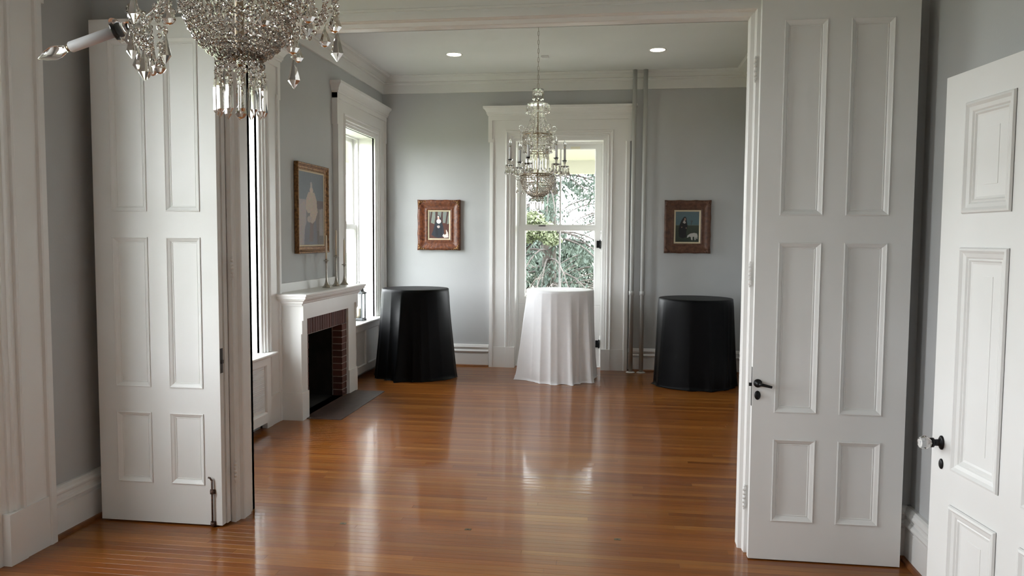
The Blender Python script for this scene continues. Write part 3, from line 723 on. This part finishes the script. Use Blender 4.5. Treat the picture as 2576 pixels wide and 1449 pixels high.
nun2 = [((18, 20, 24), 'p', [(.15, .18), (.13, .38), (.16, .54), (.24, .70), (.33, .81), (.40, .84), (.45, .80), (.48, .66), (.51, .52), (.47, .40), (.46, .16), (.30, .12)]),
        ((186, 178, 174), 'p', [(.30, .64), (.35, .72), (.41, .68), (.44, .63), (.38, .60)]), ((164, 130, 116), 'e', (.395, .745, .035, .05)),
        ((140, 112, 100), 'e', (.265, .485, .025, .022)), ((140, 112, 100), 'e', (.45, .46, .022, .025)),
        ((196, 194, 188), 'p', [(.49, .14), (.52, .22), (.56, .24), (.64, .28), (.80, .30), (.92, .28), (.95, .20), (.94, .10), (.90, .10), (.88, .18), (.86, .06), (.82, .06), (.80, .17), (.74, .17), (.73, .06), (.67, .07), (.66, .16), (.60, .18), (.54, .15)]),
        ((84, 92, 90), 'p', [(.64, .55), (.66, .66), (.60, .72), (.66, .69), (.68, .76), (.69, .69), (.75, .72), (.70, .65), (.67, .55)])]
picture('framed_painting', .556, 1.112, 1.474, 2.121, .118, darkwoodM, 'dark brown frame painting of a nun standing with a white sheep', field, nun2, darkwoodM, .8)
# tall gilt picture over the mantel
def grey_sky(x, y_, rr):
    k = rr.uniform(-5, 5)
    if y_ > .62: return (106+k, 112+k, 122+k)
    if x > .72 and y_ > .50: return (98+k, 78+k, 78+k)
    if x > .6: return (120+k, 104+k, 102+k) if y_ > .2 else (104+k, 92+k, 88+k)
    if x < .3: return (158+k, 146+k, 146+k)
    return (116+k, 108+k, 112+k)
fig = [((168, 152, 146), 'p', [(0, .02), (0, .52), (.22, .60), (.30, .50), (.20, .20), (.12, .02)]),
       ((108, 104, 114), 'p', [(.20, .02), (.24, .24), (.34, .38), (.66, .38), (.70, .24), (.74, .02)]), ((116, 92, 88), 'p', [(.40, .06), (.44, .34), (.58, .36), (.56, .06)]),
       ((188, 166, 148), 'p', [(.28, .50), (.30, .64), (.38, .72), (.62, .72), (.70, .62), (.74, .46), (.64, .34), (.52, .30), (.40, .34), (.44, .44), (.36, .44)]),
       ((180, 170, 168), 'p', [(.44, .72), (.46, .86), (.52, .86), (.55, .72)]), ((198, 176, 162), 'e', (.50, .75, .07, .04)), ((176, 158, 146), 'e', (.42, .36, .09, .045)),
       ((150, 140, 136), 'p', [(.80, .14), (.82, .50), (.96, .52), (.96, .14)])]
pl = empty('framed_painting', (XL, 7.35, 1.485), label='tall gilt-framed painting of a pale robed figure above the mantel', cat='painting')
a, b, c, d = 6.975+.07, 7.755-.07, 1.487+.07, 2.357-.07
MLp = frame_left(XL+.005)
ornate(MLp, a, b, c, d, [(0, .012), (.004, .020), (.012, .022), (.018, .016), (.035, .022), (.050, .034), (.058, .042), (.066, .042), (.070, .036), (.070, .001)], goldM, 'frame', pl, .003)
mb = MB(MLp); rectshape(mb, a, b, c, d, [(.004, .016), (.0, .018), (-.012, .012)]); mb.build('frame_liner', linerM, pl)
canvas(MLp, a, b, c, d, 80, 96, grey_sky, fig, pl, .011, .8)

# ------------------------------------------------------------------ candlesticks on the mantel
def candlestick(x, y_, hh, hc, label):
    z0 = 1.1435; r_ = empty('candlestick', (x, y_, z0), label=label, cat='candlestick', group='candlesticks on the mantel')
    mb = MB(); mb.lathe([(.042, 0), (.043, .004), (.036, .010), (.022, .028), (.014, .055), (.009, .09), (.007, hh*.6), (.008, hh-.03), (.011, hh-.012), (.027, hh-.006), (.029, hh-.002), (.026, hh), (.012, hh), (.012, hh+.006)], 20, (x, y_, z0)); mb.build('holder', pewterM, r_)
    mb = MB(); mb.lathe([(.0105, 0), (.009, hc*.7), (.0075, hc-.008), (.003, hc)], 12, (x, y_, z0+hh)); cd = mb.build('candle', candleM, r_)
    mb = MB(); mb.tube([(x, y_, z0+hh+hc-.003), (x+.001, y_, z0+hh+hc+.010)], .0011, 5); mb.build('wick', ironM, cd)
candlestick(-2.88, 7.40, .272, .250, 'pewter candlestick with ivory taper, the one nearest the painting')
candlestick(-2.88, 7.67, .310, .265, 'tallest pewter candlestick with ivory taper, middle of the mantel group')
candlestick(-2.88, 7.91, .215, .265, 'shortest pewter candlestick with ivory taper at the window end')

# ------------------------------------------------------------------ lantern on the window sill
lx, ly, lz = -3.07, 8.90, .652
ln = empty('glass_lantern', (lx, ly, lz), label='metal and glass lantern on the sill of the bright side window', cat='lantern')
mb = MB(); hw = .062
mb.bbox(lx-hw-.01, lx+hw+.01, ly-hw-.01, ly+hw+.01, lz+.012, lz+.03, .004)
for sx in (-1, 1):
    for sy in (-1, 1):
        mb.box(lx+sx*hw-.014, lx+sx*hw+.014, ly+sy*hw-.014, ly+sy*hw+.014, lz, lz+.014)
        mb.box(lx+sx*hw-.007, lx+sx*hw+.007, ly+sy*hw-.007, ly+sy*hw+.007, lz+.03, lz+.32)
mb.build('lantern_frame', nickelM, ln)
mb = MB(); mb.loft([[(lx+s1*q, ly+s2*q, z) for s1, s2 in ((-1, -1), (1, -1), (1, 1), (-1, 1))] for q, z in ((.078, lz+.32), (.078, lz+.332), (.052, lz+.35), (.046, lz+.40), (.054, lz+.405), (.054, lz+.415), (.012, lz+.43))]); 
mb.build('lantern_roof', nickelM, ln)
mb = MB(); mb.tube([(lx-.03, ly, lz+.42)]+[(lx-.03*math.cos(t), ly, lz+.42+.045*math.sin(t)) for t in [PI*k/10 for k in range(1, 10)]]+[(lx+.03, ly, lz+.42)], .003, 6); mb.build('carry_ring', nickelM, ln)
for s1, s2 in ((0, 1), (0, -1), (1, 0), (-1, 0)):
    g = MB()
    if s1 == 0: g.add([(lx-hw, ly+s2*hw, lz+.03), (lx+hw, ly+s2*hw, lz+.03), (lx+hw, ly+s2*hw, lz+.32), (lx-hw, ly+s2*hw, lz+.32)], [(0, 1, 2, 3)])
    else: g.add([(lx+s1*hw, ly-hw, lz+.03), (lx+s1*hw, ly+hw, lz+.03), (lx+s1*hw, ly+hw, lz+.32), (lx+s1*hw, ly-hw, lz+.32)], [(0, 1, 2, 3)])
    g.build('pane', paneM, ln)
mb = MB(); mb.lathe([(.03, 0), (.03, .11), (.026, .115)], 16, (lx, ly, lz+.03)); mb.build('pillar_candle', candleM, ln)

# ------------------------------------------------------------------ crystal chandeliers
def ico():
    t = (1+5**.5)/2; v = [(-1,t,0),(1,t,0),(-1,-t,0),(1,-t,0),(0,-1,t),(0,1,t),(0,-1,-t),(0,1,-t),(t,0,-1),(t,0,1),(-t,0,-1),(-t,0,1)]
    l = math.sqrt(1+t*t); v = [(x/l, y/l, z/l) for x, y, z in v]
    f = [(0,11,5),(0,5,1),(0,1,7),(0,7,10),(0,10,11),(1,5,9),(5,11,4),(11,10,2),(10,7,6),(7,1,8),(3,9,4),(3,4,2),(3,2,6),(3,6,8),(3,8,9),(4,9,5),(2,4,11),(6,2,10),(8,6,7),(9,8,1)]
    return v, f
IV, IF = ico()
def bead(mb, c, r):
    mb.add([(c[0]+x*r, c[1]+y*r, c[2]+z*r) for x, y, z in IV], IF, False)
def strand(mb, pts, r):
    """beads spaced along a polyline"""
    pts = [Vector(p) for p in pts]; L = [0]
    for a, b in zip(pts, pts[1:]): L.append(L[-1]+(b-a).length)
    n = max(2, int(L[-1]/(2.15*r))); k = 0
    for i in range(n+1):
        s = L[-1]*i/n
        while k < len(pts)-2 and L[k+1] < s: k += 1
        t = (s-L[k])/max(1e-6, L[k+1]-L[k]); bead(mb, pts[k].lerp(pts[k+1], min(1, t)), r)
def prism_mesh(name, L, r, kind='spear'):
    mb = MB(); n = 8 if kind != 'flat' else 6
    pr = {'spear': [(.12, 0), (.75, -.10), (1, -.30), (1, -.86), (.03, -1)], 'drop': [(.10, 0), (.22, -.3), (.75, -.62), (1, -.80), (.55, -.95), (.05, -1)], 'flat': [(.2, 0), (1, -.72), (.05, -1)]}[kind]
    mb.loft([[(q*r*math.cos(2*PI*i/n), q*r*math.sin(2*PI*i/n)*(.7 if kind != 'drop' else .8), z*L) for i in range(n)] for q, z in pr], smooth=False)
    bead(mb, (0, 0, .006), .0065)
    me = bpy.data.meshes.new(name); me.from_pydata(mb.v, [], mb.f); me.materials.append(crystalM); return me
ME_SPEAR = prism_mesh('prism_spear', .084, .0085)
ME_LONG = prism_mesh('prism_long', .15, .0075)
ME_DROP = prism_mesh('prism_drop', .052, .0135, 'drop')
ME_KITE = prism_mesh('prism_kite', .055, .0125, 'flat')
ME_TINY = prism_mesh('prism_tiny', .028, .007, 'drop')
def pol(r, a, z): return (r*math.cos(a), r*math.sin(a), z)
def ringpts(r, z, n=40): return [pol(r, 2*PI*i/n, z) for i in range(n+1)]
def chandelier(loc, a0, label, droop=None, bs=1.0, fr=.056):
    root = empty('crystal_chandelier', loc, label=label, cat='chandelier', group='crystal chandeliers hung in the two rooms')
    H = ZC-loc[2]; L_ = dict(local=True)
    # --- central brass stem and rings
    mb = MB(); mb.lathe([(.004, .10), (.010, .12), (.008, .30), (.012, .33), (.007, .36), (.007, .62), (.014, .66), (.006, .70), (.006, .90), (.012, .93), (.005, .98), (.004, 1.09)], 10); mb.build('stem', brassM, root, **L_)
    for r, z in ((.147*bs, .315), (.132, .675), (.102, .515), (.148*bs, .30)):
        mb = MB(); mb.tube(ringpts(r, z, 36), .004, 6, caps=False); mb.build('brass_ring', brassM, root, **L_)
    # spokes under the rings
    mb = MB()
    for r, z in ((.147*bs, .315), (.132, .675)):
        for k in range(6): a = a0+k*PI/3; mb = MB(); mb.tube([(0, 0, z+.02), pol(r, a, z)], .003, 5); mb.build('brass_spoke', brassM, root, **L_)
    # --- crown cup, canopy dish
    mb = MB(); mb.lathe([(.006, 1.035), (.022, 1.03), (.036, 1.045), (.046, 1.075), (.052, 1.08), (.044, 1.078), (.033, 1.05), (.020, 1.037), (.006, 1.040)], 20); mb.build('crown_cup', clearM, root, **L_)
    for k in range(8): place(ME_SPEAR, 'prism', root, pol(.045, 2*PI*k/8+.2, 1.068))
    mb = MB(); mb.lathe([(.010, .955), (.06, .965), (.095, .950), (.100, .944), (.094, .945), (.06, .959), (.010, .950)], 24); mb.build('canopy_dish', clearM, root, **L_)
    for k in range(16):
        a = 2*PI*k/16+.1; mb = MB(); strand(mb, [pol(.098, a, .938), pol(.104, a, .905)], .0062); o = mb.build('bead_strand', crystalM, root, **L_); place(ME_TINY, 'prism', root, pol(.104, a, .895))
    # --- flaring strands from canopy to upper ring
    for k in range(16):
        a = 2*PI*k/16; mb = MB(); pts = [pol(.046+(.128-.046)*(t**1.6), a, .925-(.925-.675)*t) for t in [q/8 for q in range(9)]]; strand(mb, pts, .0062); mb.build('bead_strand', crystalM, root, **L_)
    # --- upper basket and its net of beads
    for z, r in ((.690, .134), (.655, .133), (.635, .130)):
        mb = MB(); strand(mb, ringpts(r+.004, z), .0072); mb.build('bead_ring', crystalM, root, **L_)
    for z, r in ((.60, .128), (.565, .120), (.535, .110)):
        mb = MB(); strand(mb, ringpts(r, z), .0072); mb.build('bead_ring', crystalM, root, **L_)
    for k in range(26):
        a = 2*PI*k/26; mb = MB(); pts = [pol(.134-(.030)*t*t, a, .640-.12*t) for t in [q/6 for q in range(7)]]; strand(mb, pts, .0075); mb.build('bead_strand', crystalM, root, **L_)
    for k in range(12): place(ME_DROP, 'prism', root, pol(.122, 2*PI*k/12+.13, .56))
    # glass scrolls with hanging drops round the upper ring
    for k in range(6):
        a = a0+k*PI/3; mb = MB(); pts = []
        for q in range(17): t = q/16*1.55*PI; rr_ = .026*(1-.35*q/16); pts.append(pol(.150+rr_*math.sin(t)*1.0, a, .735+rr_*-math.cos(t)))
        mb.tube([pol(.128, a, .685)]+pts, .0035, 6); sc_ = mb.build('glass_scroll', clearM, root, **L_)
        mb = MB(); strand(mb, [pol(.158, a, .70), pol(.158, a, .60)], .0065); mb.build('bead_strand', crystalM, root, **L_)
        place(ME_DROP, 'prism', root, pol(.158, a, .59))
    # --- long spears between basket and bowl
    for k in range(14): place(ME_LONG, 'prism', root, pol(.098, 2*PI*k/14, .505), scale=(1.15, 1.15, 1.12))
    # --- bowl: meridians and parallels of beads
    def bowl(t): return (.150*bs*math.cos(t*PI/2*.86), .305-.185*math.sin(t*PI/2)**1.1)
    NB = 34
    for z_ in (.120, .104): mb = MB(); strand(mb, ringpts(fr-.002, z_), .0075); mb.build('bead_ring', crystalM, root, **L_)
    for k in range(NB):
        a = 2*PI*k/NB; mb = MB(); strand(mb, [pol(bowl(q/10)[0], a, bowl(q/10)[1]) for q in range(11)], .0082); mb.build('bead_strand', crystalM, root, **L_)
    for z, r in ((.325, .150), (.305, .153), (.283, .152), (.262, .149), (.240, .143), (.215, .135), (.190, .122), (.165, .105), (.145, .086), (.128, .066)):
        mb = MB(); strand(mb, ringpts(r*bs, z), .0078); mb.build('bead_ring', crystalM, root, **L_)
    for k in range(12): place(ME_TINY, 'prism', root, pol(.150, 2*PI*k/12+.1, .30))
    # --- bottom fringe
    for k in range(12):
        a = 2*PI*k/12; mb = MB(); strand(mb, [pol(fr-.004, a, .118), pol(fr, a, .088)], .0065); mb.build('bead_strand', crystalM, root, **L_)
        place(ME_SPEAR, 'prism', root, pol(fr, a, .080), scale=(1.0, 1.0, 1.0))
    mb = MB(); strand(mb, [(0, 0, .11), (0, 0, .05)], .008); mb.build('bead_strand', crystalM, root, **L_); place(ME_DROP, 'prism', root, (0, 0, .045))
    # --- six arms
    for k in range(6):
        a = a0+k*PI/3; dr = (droop or {}).get(k, 0.0)
        base = Vector(pol(.140*bs+(.065 if dr > 1 else 0), a, .325)); er = Vector((math.cos(a), math.sin(a), 0)); ez = Vector((0, 0, 1))
        def T(r, z, ph=0, rad=0):
            """arm plane coordinates (r out from base, z up) rotated down by dr"""
            rr_, zz = r*math.cos(dr)+z*math.sin(dr), -r*math.sin(dr)+z*math.cos(dr)
            return base+er*rr_+ez*zz
        def disc(mb, prof, r0, seg=14, smooth=True):
            et = ez.cross(er); ax = (ez*math.cos(dr)+er*math.sin(dr)); e2 = (er*math.cos(dr)-ez*math.sin(dr)); loops = []
            for rad, z in prof:
                c_ = T(r0, z); loops.append([tuple(c_+e2*rad*math.cos(2*PI*i/seg)+et*rad*math.sin(2*PI*i/seg)) for i in range(seg)])
            mb.loft(loops, True, True, smooth)
        mb = MB(); pts = [T(.112*q/14, .018-.060*math.sin(PI*q/14*1.0)+.045*(q/14)**2) for q in range(15)]; mb.tube([tuple(p) for p in pts], .0058, 8)
        arm = mb.build('arm', clearM, root, **L_)
        zb = .062
        mb = MB(); disc(mb, [(.006, zb-.006), (.022, zb-.002), (.038, zb+.010), (.041, zb+.014), (.036, zb+.013), (.02, zb+.004), (.008, zb+.002)], .112, 20); mb.build('bobeche', clearM, arm, **L_)
        mb = MB(); disc(mb, [(.006, zb), (.010, zb+.010), (.009, zb+.030), (.014, zb+.052), (.026, zb+.060), (.028, zb+.064), (.014, zb+.063)], .112, 14); mb.build('candle_cup', clearM, arm, **L_)
        mb = MB(); disc(mb, [(.0115, zb+.060), (.0115, zb+.172), (.010, zb+.174)], .112); mb.build('candle_sleeve', sleeveM, arm, **L_)
        mb = MB(); disc(mb, [(.0075, zb+.172), (.0075, zb+.184), (.013, zb+.200), (.0145, zb+.214), (.010, zb+.232), (.004, zb+.244), (.001, zb+.250)], .112); mb.build('light_bulb', clearM, arm, **L_)
        mb = MB(); disc(mb, [(.0078, zb+.171), (.0078, zb+.181)], .112); mb.build('bulb_cap', brassM, arm, **L_)
        et = ez.cross(er); e2 = (er*math.cos(dr)-ez*math.sin(dr))
        for j in range(8):
            t = 2*PI*j/8; c_ = T(.112, zb+.008); p = c_+e2*.038*math.cos(t)+et*.038*math.sin(t)
            mb = MB(); strand(mb, [tuple(p), tuple(p-ez*.02)], .0058); mb.build('bead_strand', crystalM, arm, **L_)
            place(ME_DROP if j % 2 else ME_KITE, 'prism', arm, tuple(p-ez*.030))
        # swag of beads from the bowl ring to the arm
        q0 = Vector(pol(.150, a+.3, .31)); q1 = T(.09, .03); mb = MB()
        strand(mb, [tuple(q0.lerp(q1, s/8)-ez*.07*math.sin(PI*s/8)) for s in range(9)], .0062); mb.build('bead_strand', crystalM, root, **L_)
        p = q0.lerp(q1, .5)-ez*.075; mb = MB(); strand(mb, [tuple(p), tuple(p-ez*.05)], .006); mb.build('bead_strand', crystalM, root, **L_); place(ME_DROP, 'prism', root, tuple(p-ez*.06))
    # --- chain to the ceiling
    mb = MB(); n = 14; lk = []
    for i in range(n+1): t = 2*PI*i/n; lk.append((.0075*math.cos(t), 0, .0215*math.copysign(abs(math.sin(t))**.7, math.sin(t))))
    mb.tube(lk, .0019, 5, caps=False); lm = bpy.data.meshes.new('link'); lm.from_pydata(mb.v, [], mb.f); lm.materials.append(pewterM)
    z = 1.095; i = 0
    while z < H-.06:
        place(lm, 'chain_link', root, (0, 0, z+.018), (0, 0, (i % 2)*PI/2)); z += .0385; i += 1
    mb = MB(); mb.lathe([(.055, H-.001), (.055, H-.008), (.035, H-.030), (.010, H-.045), (.006, z-.01)], 20); mb.build('ceiling_rose', brassM, root, **L_)
    return root
chandelier((-.738, 7.05, 1.905), math.radians(10+7), 'crystal chandelier on a chain in the middle of the far room')
near = chandelier((-.797, 1.57, 1.905), math.radians(4), 'close crystal chandelier cut off by the top edge with one arm tipped over', droop={3: math.radians(108)}, bs=.84, fr=.047)
# loose garlands hanging at the right-hand side of the close chandelier
for (a, r0, z0_, r1, z1_, sag) in ((-.1, .12, .36, .205, .30, .05), (.25, .12, .36, .20, .26, .09), (-.5, .12, .36, .19, .30, .07), (.05, .20, .34, .14, .30, .13), (-.35, .205, .33, .13, .25, .10), (.4, .19, .30, .11, .20, .07), (2.9, .12, .33, .18, .25, .06), (3.3, .12, .30, .19, .20, .05), (3.6, .12, .36, .20, .30, .09)):
    q0, q1 = Vector(pol(r0, a, z0_)), Vector(pol(r1, a+.15, z1_)); mb = MB()
    strand(mb, [tuple(q0.lerp(q1, k/8)-Vector((0, 0, sag*math.sin(PI*k/8)))) for k in range(9)], .0068); mb.build('bead_strand', crystalM, near, local=True)
    mb = MB(); strand(mb, [tuple(q1), tuple(q1-Vector((0, 0, .06)))], .0068); mb.build('bead_strand', crystalM, near, local=True)
    place(ME_DROP if a < 0 else ME_KITE, 'prism', near, tuple(q1-Vector((0, 0, .072))), scale=(1.15, 1.15, 1.15))

# ------------------------------------------------------------------ outdoors
mb = MB(); mb.box(-60, 60, -40, 120, -1.2, -.9); mb.build('ground', groundM, label='flat lawn outside the windows', cat='lawn', kind='structure')
mb = MB(); mb.box(-5, 4, YF+TH+.02, 14.0, -.25, -.10); pf = mb.build('porch_floor', porchM, label='painted porch floor outside the end window', cat='porch', kind='structure')
mb = MB(); mb.box(-5, 4, YF+TH+.02, 14.1, 3.02, 3.12); mb.box(-5, 4, 13.85, 14.1, 2.80, 3.02); mb.build('porch_roof', porchM, label='cream porch ceiling and beam above the end window', cat='porch', kind='structure')
for i, x in enumerate((-4.8, 3.8)):
    mb = MB(); mb.box(x-.1, x+.1, 13.88, 14.08, -.1, 2.8); mb.box(x-.13, x+.13, 13.85, 14.11, -.1, .1); mb.box(x-.13, x+.13, 13.85, 14.11, 2.7, 2.8)
    mb.build('porch_post', porchM, label=('square cream porch post out of sight to the left', 'square cream porch post out of sight to the right')[i], cat='post', kind='structure')
def blob_leaves(mb, c, rad, n, size, rr, flat=1.0):
    for _ in range(n):
        while True:
            x, y_, z = rr.uniform(-1, 1), rr.uniform(-1, 1), rr.uniform(-1, 1)
            if x*x+y_*y_+z*z < 1: break
        p = Vector((c[0]+x*rad, c[1]+y_*rad, c[2]+z*rad*flat)); s = size*rr.uniform(.5, 1.2)
        a = Vector((rr.uniform(-1, 1), rr.uniform(-1, 1), rr.uniform(-1, 1))).normalized()*s; b = Vector((rr.uniform(-1, 1), rr.uniform(-1, 1), rr.uniform(-1, 1))).normalized()*s*.6
        mb.add([tuple(p-a), tuple(p+b), tuple(p+a), tuple(p-b)], [(0, 1, 2, 3)])
def spruce(x, y_, h, spread, seed, dens, label, zlow=.2, lsize=.10):
    rr = random.Random(seed); G = -.9
    root = empty('spruce_tree', (x, y_, G), label=label, cat='tree', group='trees beyond the end window')
    mb = MB(); mb.tube([(x, y_, G), (x+.05, y_, G+h*.5), (x, y_, G+h)], [.24, .15, .03], 8); mb.build('trunk', barkM, root)
    br = MB(); fo = MB(); z = zlow
    while z < h*.97:
        k = (1-z/h)
        for _ in range(3):
            a = rr.uniform(0, 2*PI); L = spread*(.35+.65*k)*rr.uniform(.6, 1.1); pts = []
            for q in range(7):
                t = q/6; pts.append(Vector((x+math.cos(a)*L*t, y_+math.sin(a)*L*t, G+z+.25*L*t*(1-t)-.35*L*t*t)))
            br.tube([tuple(p) for p in pts], [.03*(1-q/7)+.005 for q in range(7)], 5)
            for q in range(1, 7):
                nn = int(dens*(1 if q > 2 else .5))
                for _ in range(nn):
                    p = pts[q-1].lerp(pts[q], rr.random()); s = lsize*rr.uniform(.6, 1.4)
                    off = Vector((rr.gauss(0, .11), rr.gauss(0, .11), -abs(rr.gauss(0, .20)))); p = p+off
                    d_ = Vector((rr.gauss(0, .5), rr.gauss(0, .5), -1)).normalized()*s; e_ = Vector((rr.uniform(-1, 1), rr.uniform(-1, 1), 0)).normalized()*s*.28
                    fo.add([tuple(p), tuple(p+d_*.5+e_), tuple(p+d_), tuple(p+d_*.5-e_)], [(0, 1, 2, 3)])
        z += rr.uniform(.16, .34)
    br.build('branches', barkM, root, kind='stuff'); fo.build('needles', needleM, root, kind='stuff')
spruce(-2.05, 23.0, 11.0, 3.0, 4, 22, 'dark spruce whose trunk stands behind the left panes', .1, .13)
spruce(-.4, 27.0, 12.0, 2.6, 9, 12, 'dark spruce showing at the right edge of the upper panes', .6)
spruce(-6.0, 30.0, 12.0, 2.8, 12, 24, 'spruce behind the pale green tree left of the window view', .3)
spruce(-3.8, 37.5, 3.9, 2.6, 31, 60, 'dense spruce filling the lower left panes far behind', .0, .17)
spruce(-1.9, 32.5, 2.7, 1.8, 33, 50, 'dense spruce behind the glazing bar of the lower sash', .0, .16)
# pale green tree
rr = random.Random(21)
lt = empty('maple_tree', (-2.5, 17.5, -.9), label='light green leafy tree seen low in the left panes', cat='tree')
mb = MB(); mb.tube([(-2.9, 17.5, -.9), (-2.7, 17.5, .6), (-2.4, 17.5, 1.5)], [.12, .09, .05], 8)
for a, b in (((-2.7, 17.5, .6), (-1.9, 17.6, 1.6)), ((-2.6, 17.5, .9), (-3.3, 17.4, 2.0)), ((-2.5, 17.5, 1.2), (-1.6, 17.3, 1.9))): mb.tube([a, b], [.05, .02], 6)
mb.build('trunk', barkM, lt)
mb = MB()
for c_, r0, n in (((-2.2, 17.5, 1.75), .42, 1600), ((-1.72, 17.4, 1.82), .36, 1300), ((-2.75, 17.6, 1.95), .5, 1600), ((-1.95, 17.4, 2.05), .33, 1000), ((-1.48, 17.3, 1.62), .24, 500), ((-3.3, 17.4, 2.2), .5, 1200)): blob_leaves(mb, c_, r0, n, .05, rr, .62)
mb.build('leaves', leafM, lt, kind='stuff')
# bare twiggy shrub
sb = empty('bare_shrub', (-1.9, 15.5, -.9), label='pale bare branches of a shrub low in the left panes', cat='shrub')
mb = MB()
def twig(p, d_, L, r, dep):
    pts = [p]; q = p.copy(); dd = d_.copy()
    for _ in range(5): dd = (dd+Vector((rr.gauss(0, .22), rr.gauss(0, .22), rr.gauss(0, .16)))).normalized(); q = q+dd*L/5; pts.append(q.copy())
    mb.tube([tuple(x) for x in pts], [r*(1-.12*i) for i in range(6)], 5)
    if dep:
        for _ in range(3): k = rr.randint(2, 5); twig(pts[k], (dd+Vector((rr.gauss(0, .7), rr.gauss(0, .5), rr.gauss(.1, .6)))).normalized(), L*.62, r*.6, dep-1)
for _ in range(9): twig(Vector((-1.95+rr.uniform(-.25, .35), 15.5+rr.uniform(-.3, .3), -.9)), Vector((rr.uniform(-.5, .6), rr.uniform(-.3, .3), 1)).normalized(), 1.25, .022, 3)
mb.build('branches', twigM, sb, kind='stuff')
for i, (x, y_, rad, lab) in enumerate(((-.9, 19.2, .8, 'low brown-green shrub behind the right panes'), (-3.0, 19.0, .9, 'low dark shrub behind the bare branches'), (.1, 16.5, .7, 'small shrub at the right edge of the window view'))):
    r_ = empty('shrub', (x, y_, -.9), label=lab, cat='shrub', group='shrubs under the trees')
    mb = MB(); blob_leaves(mb, (x, y_, -.9+rad*.8), rad, 2600, .055, rr, .85); mb.build('leaves', bushM, r_, kind='stuff')
    mb = MB()
    for k in range(6): a = k*PI/3; mb.tube([(x, y_, -.9), (x+rad*.5*math.cos(a), y_+rad*.5*math.sin(a), -.9+rad*.9)], [.025, .008], 5)
    mb.build('stems', barkM, r_)
